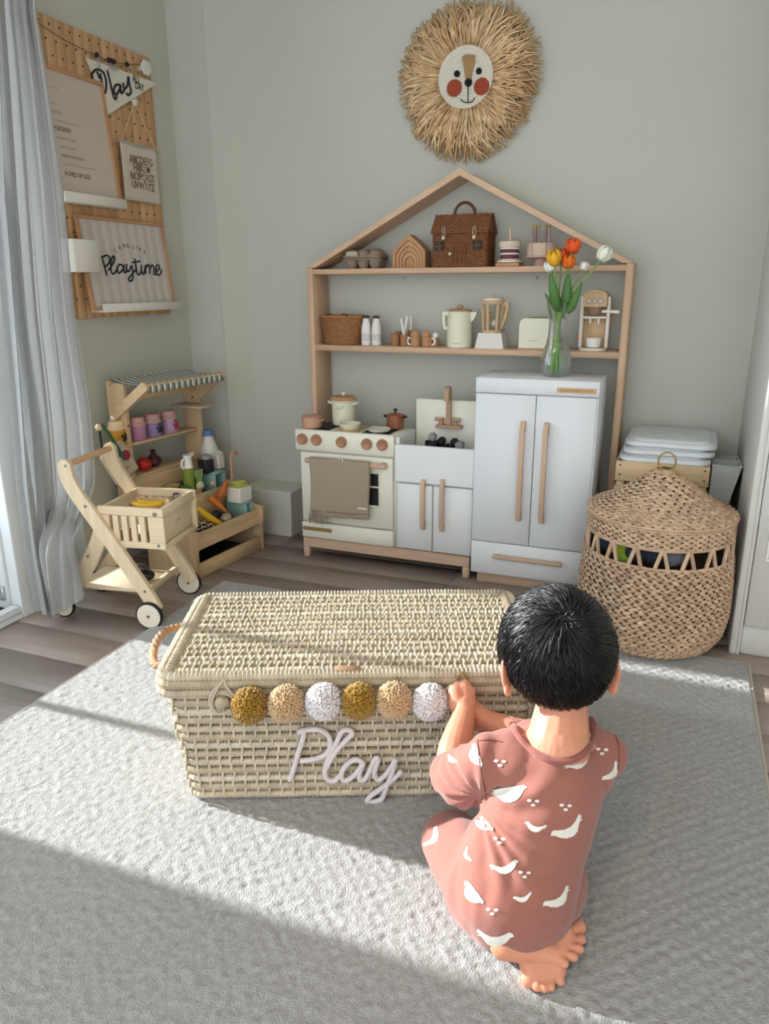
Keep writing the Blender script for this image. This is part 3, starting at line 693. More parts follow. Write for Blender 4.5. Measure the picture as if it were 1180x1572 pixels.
MB().tube([(-.016+.002*i, -.0472+.00004*(i-8)**2, .016+.0022*(i % 2)) for i in range(17)], .0007, 4).build('printed_word', mat('print_gold', 'a99b72', .6, 0), g)
# blender
x = at(754, 530, Y=YN).x
g = thing('toy_blender', 'wooden toy blender with slatted jug on a white base', 'toy blender', (x, YN, S2))
lw_ = wood('light_wood', 'caa983', .1, 12, 'z')
V0 = MB(); V0.add([(-.054, -.04, 0), (.054, -.04, 0), (.054, .04, 0), (-.054, .04, 0), (-.043, -.033, .056), (.043, -.033, .056), (.043, .033, .056), (-.043, .033, .056)], [(0, 3, 2, 1), (4, 5, 6, 7), (0, 1, 5, 4), (1, 2, 6, 5), (2, 3, 7, 6), (3, 0, 4, 7)])
V0.build('base', mat('blender_white', 'dcd6cc', .45, .02), g, smooth=False)
MB().lathe([(0, .056), (.036, .056), (.037, .066), (0, .066)], (0, 0, 0), 24).build('jug_base', lw_, g)
for k in range(6):
    a = 2*pi*k/6+.25; MB().tube([(.031*cos(a), .031*sin(a), .064), (.037*cos(a), .037*sin(a), .166)], .0055, 8).build('jug_slat', lw_, g)
MB().lathe([(.030, .160), (.043, .160), (.044, .172), (.030, .172)], (0, 0, 0), 26).build('jug_rim', lw_, g)
MB().lathe([(.036, .172), (.037, .178), (0, .180)], (0, 0, 0), 24).build('lid', mat('stick_white'), g)
MB().lathe([(.003, .179), (.006, .186), (.004, .191), (0, .192)], (0, 0, 0), 12).build('lid_knob', lw_, g)
MB().prism([(.038, .168), (.060, .166), (.060, .142), (.050, .098), (.036, .070), (.036, .086), (.042, .106), (.049, .142), (.049, .152), (.038, .154)], -.007, .007, 'xz').build('handle', lw_, g)
for c_, m in (((-.012, -.008, .12), mat('fruit_yellow', 'c9a83c', .5)), ((.010, -.006, .09), mat('fruit_cream', 'd8ccb4', .5))): MB().ell(c_, .0125, 12, 8).build('fruit_ball', m, g)
# toaster
xa, xb = at(797, 530, Y=YN-.01).x, at(848, 530, Y=YN-.01).x; xc = (xa+xb)/2
g = thing('toy_toaster', 'cream toy toaster with rounded top behind the tulip vase', 'toy toaster', (xc, YN+.012, S2))
wd = (xb-xa)/2
out = [(-wd, .006), (wd, .006), (wd, .09)] + [(wd-.022+.022*cos(a*pi/12), .088+.022*sin(a*pi/12)) for a in range(0, 7)] + [(-wd+.022+.022*cos(a*pi/12), .088+.022*sin(a*pi/12)) for a in range(6, 13)]
MB().prism(out, -.04, .04, 'xz').build('body', kc, g, ang=30)
B((-wd-.002, -.043, 0), (wd+.002, .043, .006), 'base', lw_, g)
MB().box((-.035, -.016, .1095), (.035, -.006, .1112)).box((-.035, .006, .1095), (.035, .016, .1112)).build('bread_slot', black, g)
MB().tube([(wd, -.0, .05), (wd+.014, 0, .05)], .006, 8).build('lever', lw_, g)
for k, x_ in enumerate((-.018, .002)): MB().tube([( x_-.006, -.0405, .030), (x_-.003, -.0405, .034), (x_, -.0405, .030), (x_+.004, -.0405, .034), (x_+.007, -.0405, .030)], .0008, 5).build('printed_word', mat('print_gold'), g)
# coffee machine
xa, xb = at(888, 530, Y=YN).x, at(931, 530, Y=YN).x; xc = (xa+xb)/2
g = thing('toy_coffee_machine', 'wooden toy coffee machine with dials, side lever and white cup', 'toy coffee machine', (xc, YN+.01, S2))
cw = mat('stick_white')
MB().lathe([(0, 0), (.046, 0), (.048, .004), (.046, .009), (0, .009)], (0, 0, 0), 28).build('base', pale, g)
for s in (-1, 1): B((s*.045-.006, -.012, .009), (s*.045+.006, .03, .185), 'side_frame', pale, g, .003)
B((-.039, .018, .009), (.039, .03, .15), 'back_panel', lw_, g)
out = [(-.039, .150), (.039, .150), (.039, .190)] + [(.039*cos(a*pi/10), .190+.016*sin(a*pi/10)) for a in range(1, 10)] + [(-.039, .190)]
hd_ = MB().prism(out, -.03, .03, 'xz').build('head', lw_, g, ang=30)
for x_ in (-.019, 0, .019):
    dl = MB().lathe([(.0078, 0), (.0078, -.0015), (0, -.0015)], (x_, -.030, .170), 16, 'y').build('dial', black, hd_)
    MB().lathe([(.0062, 0), (.0062, -.0008), (0, -.0008)], (x_, -.0315, .170), 14, 'y').build('dial_face', cw, hd_)
    MB().box((x_-.0012, -.0335, .1685), (x_+.003, -.0322, .1725), .0004).build('dial_hand', black, hd_)
MB().tube([(-.016+.002*i, -.0305, .196+.001*(i % 2)) for i in range(17)], .0006, 4).build('printed_word', mat('print_gold'), hd_)
MB().lathe([(0, .122), (.022, .122), (.024, .130), (.024, .150), (0, .150)], (0, -.006, 0), 22).build('brew_group', mat('brew_brown', '8f735c', .5, .08), g)
B((-.039, -.024, .110), (.039, .018, .118), 'drip_shelf', cw, g)
for x_ in (-.014, .014): MB().tube([(x_, -.012, .110), (x_, -.012, .094)], .004, 8).build('spout', cw, g)
MB().tube([(.02, -.008, .135), (.082, -.014, .133)], .006, 10).build('lever', cw, g)
MB().tube([(-.05, 0, .046), (-.062, 0, .046)], .008, 10).build('side_button', terra, g)
cu_ = MB().lathe([(0, .010), (.019, .010), (.024, .014), (.026, .044), (.024, .044), (.021, .016), (0, .014)], (.002, -.008, 0), 24).build('coffee_cup', cw, g)
# ================================================================== vase of tulips on the fridge
vb = Vector((-.394, 2.585, .7525))
g = thing('glass_vase', 'clear fluted glass vase standing on top of the toy fridge', 'vase', vb)
prof = [(0, .006), (.034, .006), (.044, .018), (.050, .045), (.046, .075), (.034, .105), (.027, .135), (.026, .17), (.031, .205), (.040, .243)]
outer = [(0, .0), (.034, .0), (.046, .012), (.0525, .045), (.049, .075), (.0365, .105), (.0295, .135), (.0285, .17), (.0335, .205), (.042, .244)]
flute = lambda a, z: 1+.022*cos(12*a+z*26)
MB().lathe(outer+prof[::-1], (0, 0, 0), 72, wob=flute).build('glass', glass('vase_glass', (.96, .98, .97), .35, .02), g)
MB().lathe([(0, .0065), (.033, .0065), (.043, .019), (.049, .045), (.045, .075), (.033, .105), (.0285, .118), (0, .118)], (0, 0, 0), 40).build('water', glass('water_clear', (.93, .97, .93), .12), g)
tul = [((850, 395), 'yellow and white tulip at the left front of the bouquet', 'eda510', 'f0bc3a', .024, (-.1, -.3, 1), (.0, -.006)),
       ((872, 389+12), 'orange-red tulip in the middle of the bouquet', 'd8431c', 'f08a1e', .022, (0, 0, 1), (.004, .006)),
       ((880, 377), 'red tulip standing highest in the bouquet', 'd9301c', 'ee6a20', .024, (.1, .1, 1), (.01, .0)),
       ((862, 392), 'red tulip just behind the yellow one', 'cf2f20', 'e05a2a', .022, (0, .1, 1), (-.004, .010)),
       ((928, 389), 'white tulip leaning far out to the right', 'e9ead6', 'f4f2e6', .024, (.6, 0, .9), (.014, -.004)),
       ((897, 408), 'slim closed white tulip to the right of the orange ones', 'e6e5d2', 'f1efe2', .014, (.35, 0, 1), (.008, .008)),
       ((844, 408), 'white tulip low at the left of the bouquet', 'e9e6da', 'f4f2ea', .019, (-.3, 0, 1), (-.012, .004))]
leafm = mat('tulip_leaf', '4f7a3a', .5, .14, 20); stemm = mat('tulip_stem', '7d9c54', .5, .1, 30)
for i, ((px, py), lb, c1_, c2_, r, ax, br_) in enumerate(tul):
    yy = (2.556, 2.59, 2.588, 2.605, 2.575, 2.60, 2.578)[i]
    p = at(px, py, Y=yy); ax = Vector(ax).normalized()
    tg = thing('tulip', lb, 'tulip', p, group='tulips in the vase')
    L_ = r*2.05
    q = ax.to_track_quat('Z', 'Y').to_matrix().to_4x4()
    pm = mat('petal_%d' % i, c1_, .5, 0, 40, (1, 1, .3), col2=c2_)
    for k in range(6):
        G = []; a0 = k*pi/3; rk = r*(1 if k % 2 else .90)
        for a in range(7):
            u = a/6; row = []
            rad = rk*(.35+.75*sin(pi*(.12+.70*u))) if u < 1 else rk*.35
            hw = .62*sin(pi*min(1, .15+u*.82))**.6
            for b in range(5):
                v = b/4*2-1; ang = a0+v*hw*1.05
                row.append(q @ Vector((rad*cos(ang)*(1-.06*v*v), rad*sin(ang)*(1-.06*v*v), -L_/2+L_*u*(1-.05*v*v))))
            G.append(row)
        pt = MB().quadgrid(G).build('petal', pm, tg, recalc=False, ang=180); md = pt.modifiers.new('s', 'SOLIDIFY'); md.thickness = .001
    base = -ax*L_/2
    fl = vb-p
    pth = [base*1.02, base*1.6+(fl+Vector((0, 0, .2)))*.10, fl+Vector((br_[0]*1.3, br_[1]*1.3, .235)), fl+Vector((-br_[0]*.2, -br_[1]*.2, .14)), fl+Vector((-br_[0]*1.6, -br_[1]*1.6, .014))]
    MB().tube(smooth_path(pth, 6), [.0032]*10+[.0046]*15, 7).build('stem', stemm, tg)
    lv = [((853, 470), (845, 420), .016), None, ((868, 480), (872, 420), .020), None, ((875, 478), (893, 433), .013), ((862, 490), (853, 440), .013), ((850, 470), (836, 450), .009)][i]
    if lv:
        a = at(*lv[0], Y=yy-.012)-p; b_ = at(*lv[1], Y=yy-.022)-p; s0 = fl+Vector((0, 0, .21)); G = []
        ctr = smooth_path([s0, a*.9+s0*.1, (a+b_)/2+Vector((0, -.008, 0)), b_], 4)
        for n_, c_ in enumerate(ctr):
            u = n_/(len(ctr)-1); wd_ = lv[2]*(sin(pi*(.12+.86*u))**.8)
            G.append([c_+Vector((wd_*v, .35*wd_*abs(v), 0)) for v in (-1, -.5, 0, .5, 1)])
        ob = MB().quadgrid(G).build('leaf', leafm, tg, recalc=False, ang=180); md = ob.modifiers.new('s', 'SOLIDIFY'); md.thickness = .001
# ================================================================== pegboard and what hangs on it
PX = LW+.014
tl_, tr_ = at(55, 18, X=PX), at(223, 87, X=PX); pb = at(262, 470, X=PX)
PY0, PY1, PZ0, PZ1 = 2.035, pb.y-.002, .945, tr_.z
pg = thing('pegboard', 'large plywood pegboard with rows of small holes on the left wall', 'pegboard', (0, 0, 0))
pbm = [wood('peg%d' % i, c, .08, 9, 'z') for i, c in enumerate(('c69a6e', 'cda377', 'bf9468'))]
n = 14; wdt = (PY1-PY0)/n
for i in range(n): B((LW+.001, PY0+i*wdt, PZ0), (PX, PY0+(i+1)*wdt, PZ1), 'veneer_strip', pbm[i*2 % 3], pg, .0006)
hm = mat('hole_shade', '2a1a10', .9, 0); proto = None
step = .0445
rows_ = int((PZ1-PZ0)/step)
for r_ in range(rows_):
    for c_ in range(int((PY1-PY0)/step)):
        yy = PY0+.02+c_*step+(step/2 if r_ % 2 else 0); z_ = PZ1-.022-r_*step
        if yy > PY1-.01 or z_ < PZ0+.01: continue
        if proto is None: o = proto = MB().lathe([(.0036, -.002), (.0036, .0005), (0, .0004)], (0, 0, 0), 10, 'x').build('peg_hole_disc', hm, pg)  # dark disc on the board; its colour stands in for a hole's shade
        else: o = proto.copy(); COL.objects.link(o)
        o.location = (PX, yy, z_)
wht = mat('ledge_white', 'dcd7cd', .5, .02, 5)
def ledge(label, pl, pr, pbz, depth=.062, back=.0):
    g = thing('picture_ledge', label, 'shelf', (0, 0, 0)); xf = PX+depth
    a, b = at(*pl, X=xf), at(*pr, X=xf); z1 = (a.z+b.z)/2; z0 = at(*pbz, X=xf).z
    B((xf-.008, a.y, z0), (xf, b.y, z1), 'front_lip', wht, g); B((PX+.001, a.y, z0), (xf-.008, b.y, z0+.008), 'base_board', wht, g)
    B((PX+.001, a.y-.0, z0+.008), (PX+.008, b.y, z1), 'back_board', wht, g)
    return a.y, b.y, z0+.008, xf
u = ledge('upper white picture ledge holding the bill of text print', (99, 291.5), (195, 307), (195, 321))
l = ledge('lower white picture ledge holding the striped playtime print', (159, 467), (280, 462), (159, 480))
bxf = PX+.10
a, b = at(112, 368, X=bxf), at(150, 370, X=bxf); bz0 = at(150, 418, X=bxf).z; bz1 = at(150, 369, X=bxf).z
g = thing('wall_box', 'small white square wall box to the left of the playtime print', 'box', (0, 0, 0))
B((bxf-.004, a.y, bz0), (bxf, b.y, bz1), 'front_panel', wht, g); B((PX+.001, a.y, bz0), (bxf-.004, a.y+.006, bz1), 'side_panel', wht, g); B((PX+.001, b.y-.006, bz0), (bxf-.004, b.y, bz1), 'side_panel', wht, g); B((PX+.001, a.y+.006, bz0), (bxf-.004, b.y-.006, bz0+.006), 'base_panel', wht, g)
frm = wood('frame_oak', 'b98a62', .1, 12, 'y'); frmz = wood('frame_oak', 'b98a62', .1, 12, 'z')
def leaning(label, name, y0, y1, z0, h, xb, xt, fw, paper):
    """framed print leaning back on the pegboard; local x along the wall (towards the corner), local y up the print"""
    g = thing(name, label, 'picture', (0, 0, 0))
    ex = Vector((0, 1, 0)); ey = Vector((xt-xb, 0, h)).normalized(); L = sqrt((xt-xb)**2+h*h)
    M_ = frame_m((xb, y0, z0), ex, ey); W_ = y1-y0     # local z = ex x ey -> +X side (towards room)
    for lo, hi, m in (((0, 0, -.014), (W_, fw, .0), frm), ((0, L-fw, -.014), (W_, L, 0), frm), ((0, fw, -.014), (fw, L-fw, 0), frmz), ((W_-fw, fw, -.014), (W_, L-fw, 0), frmz)): MB(M_).box(lo, hi, .0015).build('frame_bar', m, g)
    MB(M_).box((fw-.001, fw-.001, -.012), (W_-fw+.001, L-fw+.001, -.006), .0002).build('print', paper, g)
    return g, M_, W_, L
ink = mat('ink_black', '23232b', .7, 0); inkl = mat('ink_grey', '8f857d', .8, 0); inkm = mat('ink_mid', '4f4843', .8, 0); inkv = mat('ink_pale', 'a3978e', .8, 0)
# upper print
y0 = 2.045; tR = at(152, 124, X=PX+.018); y1 = at(188, 300, X=PX+.050).y-.002
g, M_, W_, L_ = leaning('tall oak-framed print of typed bible-style lines on the upper ledge', 'framed_print', y0, y1, u[2], tR.z-u[2], u[3]-.012, PX+.016, .013, mat('paper_cream', 'c4b6a8', .8, .01, 4))
g['label'] = 'tall oak-framed cream print with lines of text on the upper ledge'
nP = Vector((M_[0][2], M_[1][2], M_[2][2])); P0 = Vector((M_[0][3], M_[1][3], M_[2][3])) + nP*(-.0055)
Mi = M_.inverted()
def onf(px, py, Mx): q = Mx.inverted() @ onp(px, py, Vector((Mx[0][3], Mx[1][3], Mx[2][3]))+Vector((Mx[0][2], Mx[1][2], Mx[2][2]))*(-.0055), Vector((Mx[0][2], Mx[1][2], Mx[2][2]))); return q
rows_px = [('', (76, 130), (88, 134), .010, inkv), ('', (74, 154), (87, 158), .016, inkv), ('', (76, 167), (95, 173), .018, inkl), ('', (80, 181), (125, 195), .014, inkv), ('FORGIVEN', (82, 193), (108, 203), .020, inkm), ('', (86, 208), (117, 218), .018, inkl), ('', (90, 222), (117, 232), .018, inkv), ('', (94, 236), (130, 247), .020, inkm), ('', (95, 249), (150, 264), .015, inkv), ('A CHILD OF GOD', (99, 264), (139, 276), .021, ink)]
for body, p, q, sz, m in rows_px:
    a = onf(*p, M_); b = onf(*q, M_); a.x = max(a.x, .015)
    if body not in ('FORGIVEN', 'A CHILD OF GOD'):
        ns_ = max(6, int((b.x-a.x)/.005)); MB().tube([M_ @ Vector((a.x+(b.x-a.x)*i/ns_, a.y-.004+(b.y-a.y)*0+sz*.22*(1 if i % 2 else -1), -.0054)) for i in range(ns_+1)], .0007, 4).build('text_line', m, g)
        continue
    o = text_mesh(body, sz, 'text_line', m, g, M_ @ Matrix.Translation((a.x, a.y-.004, -.0056)), .0002, 'LEFT', 0)
    wdo = max(v.co.y for v in o.data.vertices)-min(v.co.y for v in o.data.vertices)
    s = max(.3, min(2., (b.x-a.x)/max(wdo, 1e-3)))
    ybase = min(v.co.y for v in o.data.vertices)
    for v in o.data.vertices: v.co.y = ybase+(v.co.y-ybase)*s
# lower print with stripes and script
yb0 = at(150, 463, X=PX+.05).y; y1b = at(270, 462, X=PX+.05).y; tR = at(247, 343, X=PX+.016)
g, M2, W_, L_ = leaning('oak-framed striped print reading Long Live Playtime on the lower ledge', 'framed_print', yb0-.052+.03, y1b, l[2], tR.z-l[2], l[3]-.012, PX+.016, .012, mat('paper_grey', 'bdb5ae', .8, .01, 4))
stp = mat('stripe_pale', 'c9c2bb', .8, .01, 4); ns = 9
for i in range(ns):
    x0 = .014+(W_-.028)*(i+.2)/ns
    MB(M2).box((x0, .012, -.0062), (x0+(W_-.028)/ns*.5, L_-.012, -.0057), .0001).build('stripe', stp, g)
def sc2(p): return (80+p[0]*.2034, 250+p[1]*.2034)
strokes = [[(373, 702), (390, 770), (412, 850)], [(376, 712), (410, 698), (432, 718), (426, 758), (398, 784)],
           [(425, 812), (452, 770), (470, 722), (458, 704), (442, 745), (445, 822), (462, 838), (488, 805)],
           [(532, 778), (508, 766), (490, 800), (503, 833), (528, 808), (540, 770), (538, 815), (552, 830), (562, 800)],
           [(562, 765), (560, 805), (578, 818), (598, 775), (606, 830), (604, 878), (588, 894), (576, 872), (604, 838), (636, 800)],
           [(622, 722), (632, 790), (644, 842), (662, 838), (672, 800)], [(602, 752), (662, 742)],
           [(672, 772), (674, 822), (690, 838), (700, 790)], [(702, 772), (704, 838)], [(704, 800), (722, 768), (734, 790), (734, 838)], [(734, 802), (754, 772), (766, 792), (768, 842), (782, 838)],
           [(780, 820), (806, 800), (806, 776), (788, 774), (780, 812), (796, 848), (818, 836), (824, 806)]]
sc = MB()
for st in strokes:
    pts = [M2 @ Vector((q.x, q.y, -.0048)) for q in (onf(*sc2(p), M2) for p in st)]
    sc.tube(smooth_path(pts, 5), .0034, 6)
sc.build('script_word', ink, g)
arc = [(470, 660, 'L'), (502, 640, 'O'), (535, 628, 'N'), (562, 628, 'G'), (605, 636, 'L'), (630, 640, 'I'), (655, 655, 'V'), (688, 675, 'E')]
for x_, y_, chh in arc:
    q = onf(*sc2((x_+8, y_)), M2); text_mesh(chh, .021, 'letter', ink, g, M2 @ Matrix.Translation((q.x, q.y, -.0052)) @ Matrix.Rotation(radians(-(x_-585)*.16), 4, 'Z'), .0003, bold=.0003, sx=.75)
# pennant
XP = PX+.010
g = thing('pennant', 'white felt pennant with black lettering Play All Day clipped to the cord', 'pennant', (0, 0, 0))
pt = [at(131, 88, X=XP), at(241, 128, X=XP), at(166, 176, X=XP)]
MB().prism([(p.y, p.z) for p in pt], XP-.001, XP+.001, 'yz').build('felt', mat('felt_white', 'd8d2c4', .95, .03, 80), g)
def scp(p): return at(50+p[0]*.2034, 10+p[1]*.2034, X=XP+.002)
st3 = [[(452, 545), (448, 510), (470, 480), (505, 478), (540, 510), (555, 580), (550, 640), (530, 665)], [(485, 490), (505, 545)], [(510, 505), (530, 620)], [(562, 480), (582, 560), (602, 650), (620, 700), (635, 680)],
       [(655, 590), (625, 595), (612, 635), (630, 665), (655, 625), (662, 590), (668, 655), (690, 630)], [(682, 575), (690, 620), (712, 600), (722, 530), (728, 580), (742, 640), (725, 668), (705, 655)]]
pw_ = MB()
for s_ in st3: pw_.tube(smooth_path([scp(p) for p in s_], 5), .0042, 6, flat=1)
pw_.build('script_word', ink, g)
def wall_m(p): return frame_m((p.x, p.y, p.z), (0, 1, 0), (0, 0, 1))
text_mesh('ALL', .033, 'letters', ink, g, wall_m(scp((782, 552))), .0004, bold=.0004, sx=.75); text_mesh('DAY', .033, 'letters', ink, g, wall_m(scp((806, 608))), .0004, bold=.0004, sx=.75)
# cord with beads, clips, end knob
cd = thing('clip_cord', 'thin brown cord with black beads and wire clips across the pegboard', 'cord', (0, 0, 0))
pts = [at(57, 34, X=PX+.02), at(100, 62, X=PX+.018), at(147, 85, X=PX+.014), at(172, 95, X=PX+.013), at(195, 98.5, X=PX+.013), at(218, 99, X=PX+.02)]
MB().tube(smooth_path(pts, 6), .0014, 6).build('cord', mat('cord_brown', '5d4635', .8, 0), cd)
for px, py in ((148.5, 84), (167, 92), (171, 93), (175, 94.5), (195, 98.7)):
    p = at(px, py, X=PX+.015); MB().ell(p, .0082, 14, 10).build('bead', black, cd)
for px, py in ((151, 95), (169, 99), (174, 101), (179, 103), (199, 105)):
    p = at(px, py, X=PX+.0135); MB().tube(smooth_path([(p.x, p.y-.003, p.z+.016), (p.x, p.y-.006, p.z-.012), (p.x, p.y+.006, p.z-.012), (p.x, p.y+.003, p.z+.016)]), .0012, 5).build('clip', mat('hook_steel'), cd)
p = at(224, 104, X=PX+.03)
k = MB().lathe([(.008, -.03), (.008, -.008), (.024, -.006), (.026, 0), (.023, .006), (0, .007)], (p.x, p.y, p.z), 26, 'x').build('peg_knob', mat('knob_white', 'd8d4cc', .5, .02)); tag(k, 'round white wall knob at the end of the bead cord', 'knob')
# hanging ABC banner on a hook
p = at(205, 154, X=PX+.018)
hk2 = MB().tube(smooth_path([(PX-.001, p.y, p.z+.004), (PX+.010, p.y, p.z), (PX+.022, p.y-.008, p.z-.004), (PX+.024, p.y-.002, p.z-.014), (PX+.022, p.y+.010, p.z-.008), (PX+.018, p.y+.010, p.z+.006)]), .0052, 8).build('wall_hook', mat('knob_white')); tag(hk2, 'small white hook above the alphabet banner', 'hook')
XB = PX+.016
bn = thing('alphabet_banner', 'small cream cloth banner with the printed alphabet hanging on a string', 'banner', (0, 0, 0))
c = [at(183, 216, X=XB), at(241, 231, X=XB), at(241, 315, X=XB), at(191, 304, X=XB)]
zt_, zb_ = (c[0].z+c[1].z)/2, (c[2].z+c[3].z)/2; by0, by1 = c[0].y, c[1].y
G = [[(XB+.002*sin(j*.8+i*.3), by0+(by1-by0)*j/12, zt_+(zb_-zt_)*i/12) for j in range(13)] for i in range(13)]
ob = MB().quadgrid(G).build('cloth', mat('banner_cloth', 'c9bfb0', .95, .03, 60, bump=.2, bscale=400), bn, recalc=False, ang=180); ob.modifiers.new('s', 'SOLIDIFY').thickness = .0015
MB().tube([(XB, by0-.008, zt_), (XB, by1+.006, zt_)], .0055, 10).build('dowel', mat('dowel_grey', 'b1a798', .7, .05), bn)
top = Vector((PX+.022, p.y, p.z-.004))
MB().tube([(XB, by0+.012, zt_+.004), top, (XB, by1-.012, zt_+.004)], .0018, 6).build('string', mat('string_cream', 'cdbb9c', .9, 0), bn)
im = mat('ink_rust', '7f5f52', .8, 0)
for i, (row_, py) in enumerate((('ABCDEFG', 247), ('HIJKLM', 259), ('NOPQRST', 272.5), ('UVWXYZ', 286))):
    zc = at(214+i*.8, py, X=XB).z
    text_mesh(' '.join(row_) if False else row_, .038, 'alphabet_row', im, bn, frame_m((XB+.0035, (by0+by1)/2+.002, zc), (0, 1, 0), (0, 0, 1)), .0004, bold=.0003, sx=.80)
# ================================================================== lion wall hanging
LYp = BW-.012
ctr = at(717, 121, Y=LYp); fr0 = .5*((at(758, 121, Y=LYp)-ctr).length+(at(676, 121, Y=LYp)-ctr).length)
ln = thing('lion_wall_hanging', 'round raffia lion face wall hanging above the house shelf', 'wall decor', ctr)
rr = random.Random(11); mn = MB(); mn2 = MB()
for k in range(1250):
    a = 2*pi*(k % 46)/46+rr.gauss(0, .045); r0 = fr0*rr.uniform(.9, 1.02); L_ = rr.uniform(.80, 1.08)*(.245+.008*sin(3*a)+.012*sin(a+2.6))
    sw_ = rr.gauss(0, .24); y_ = -rr.uniform(.002, .035); dr_ = rr.gauss(0, .012); pts = []
    L_ = max(L_, fr0+.05)
    for i in range(5):
        u_ = i/4; ra = r0+(L_-r0)*u_; aa = a+sw_*u_*u_*.8+.05*sin(u_*4+k*1.7)*u_
        pts.append((ra*cos(aa), y_*(.4+.9*sin(u_*2.6))-.004*(1-u_)+dr_*u_*.4 if True else 0, ra*sin(aa)-.02*u_*u_*0))
    pts = [(x, min(y, .006), z) for x, y, z in pts]
    (mn if k % 3 else mn2).tube(pts, [.0026, .0040, .0042, .0038, .0022], 3)
stuff(mn.build('raffia_mane', mat('raffia', 'd6b184', .75, .22, 40), ln, recalc=False, ang=180)); stuff(mn2.build('raffia_mane', mat('raffia_light', 'e9cda2', .75, .2, 40), ln, recalc=False, ang=180))
rope = mat('rope_white', 'ddd5c6', .85, .05, 120, bump=.3, bscale=600)
fc = MB().lathe([(fr0, .0), (fr0, -.020), (0, -.022)], (0, 0, 0), 48, 'y').build('face_disc', rope, ln)
nr = 9
for k in range(nr):
    r_ = fr0*(k+.6)/nr; MB().tube([(r_*cos(2*pi*i/48), -.023, r_*sin(2*pi*i/48)) for i in range(48)], fr0/nr*.56, 6, closed=True).build('rope_coil', rope, ln)
kn = MB()
for i in range(46):
    a = 2*pi*i/46; kn.tube([(fr0*1.0*cos(a), -.018, fr0*1.0*sin(a)), (fr0*1.12*cos(a), -.022, fr0*1.12*sin(a))], .0042, 6)
kn.build('mane_knot', mat('raffia'), ln)
def lp(x, y): q = at(590+x*.2288, y*.2288, Y=LYp-.03); return q.x-ctr.x, q.z-ctr.z
yl = -.030
blaze = [lp(*p) for p in ((520, 380), (550, 366), (608, 370), (604, 430), (590, 480), (577, 540), (545, 540), (535, 470), (526, 420))]
MB().prism(blaze, yl-.003, yl+.004, 'xz').build('felt_blaze', mat('felt_tan', 'a08055', .95, .1, 60), ln)
fb = mat('felt_black', '161618', .9, 0); rust = mat('felt_rust', '97442a', .9, .05, 60)
for (x, y), r_, m, nm in (((486, 495), .0105, fb, 'eye'), ((633, 477), .0105, fb, 'eye'), ((468, 591), .0275, rust, 'cheek'), ((651, 580), .0275, rust, 'cheek'), ((562, 552), .0135, fb, 'nose')):
    q = lp(x, y); MB().lathe([(r_, .004), (r_, -.002), (r_*.8, -.0035), (0, -.0038)], (q[0], yl, q[1]), 26, 'y').build(nm, m, ln)
mo = MB(); mo.tube([(*[lp(562, 560)[0]], yl-.002, lp(562, 560)[1]), (lp(560, 684)[0], yl-.002, lp(560, 684)[1])], .0018, 6)
mo.tube(smooth_path([(lp(*p)[0], yl-.002, lp(*p)[1]) for p in ((510, 664), (530, 684), (560, 689), (590, 680), (607, 654))]), .0018, 6)
mo.build('mouth', fb, ln)
# ================================================================== toy market stand (local: x along the front away from camera, y towards the wall)
SA = radians(83.5); so = Vector((-1.596, 2.150, 0)); SE = Vector((cos(SA), sin(SA), 0)); SN = Vector((-sin(SA), cos(SA), 0))
SM = Matrix(((SE.x, SN.x, 0, so.x), (SE.y, SN.y, 0, so.y), (0, 0, 1, 0), (0, 0, 0, 1)))
def sl(px, py, y=None, z=None, x=None):
    d = ray(px, py)
    if y is not None: t = ((so-CAM).dot(SN)+y)/d.dot(SN)
    elif x is not None: t = ((so-CAM).dot(SE)+x)/d.dot(SE)
    else: t = (z-CAMH)/d.z
    P = CAM+d*t-so; return Vector((P.dot(SE), P.dot(SN), P.z))
st = thing('market_stand', 'wooden toy market stand with shelves, crates and striped awning', 'toy stand', so, SA)
pine = wood('pine', 'cbad86', .12, 9, 'x'); pinez = wood('pine', 'cbad86', .12, 9, 'z'); piney = wood('pine', 'cbad86', .12, 9, 'y')
SW = .405; SD = .372
for x in (0, SW-.014):
    MB().prism([(0, 0), (.245, 0), (.245, .10), (SD, .10), (SD, .715), (.285, .715), (.285, .285), (.145, .272), (.145, .205), (-.012, .185), (-.012, .14), (0, .10)], x, x+.014, 'yz').build('side_panel', pinez, st, ang=30)
B((.014, .002, 0), (SW-.014, .014, .058), 'front_beam', pine, st)
MB(Matrix.Translation((0, 0, .112)) @ Matrix.Rotation(radians(-14), 4, 'X')).box((.014, .0, 0), (SW-.014, .012, .062)).build('tray_front', pine, st)
B((.014, .012, .127), (SW-.014, .146, .135), 'tray_floor', piney, st)
B((.014, .148, .116), (SW-.014, .158, .264), 'middle_front', pine, st)
B((.014, .158, .217), (SW-.014, .29, .225), 'tray_floor', piney, st)
B((.014, .292, .225), (SW-.014, .302, .352), 'rear_front', pine, st)
B((.014, .292, .352), (SW-.014, SD, .362), 'shelf', pine, st)
B((.014, .296, .478), (SW-.014, SD, .488), 'shelf', pine, st)
B((.014, .29, .645), (SW-.014, .302, .672), 'top_rail', pine, st)
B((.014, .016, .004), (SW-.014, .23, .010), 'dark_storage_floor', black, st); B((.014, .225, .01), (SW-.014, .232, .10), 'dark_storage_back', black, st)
B((SW-.10, .20, .585), (SW-.014, SD-.01, .592), 'small_shelf', mat('shelf_pink', 'c9a89c', .6, .04), st)
for x in (-.013, SW):
    MB().prism([(.335, .575), (.360, .600), (.175, .728), (.155, .712), (.155, .700)], x, x+.013, 'yz').build('awning_arm', piney, st, ang=30)
for y, z in ((.168, .712), (.345, .715)): MB().tube([(-.012, y, z), (SW+.012, y, z)], .008, 10).build('awning_rod', pine, st)
ns = 27
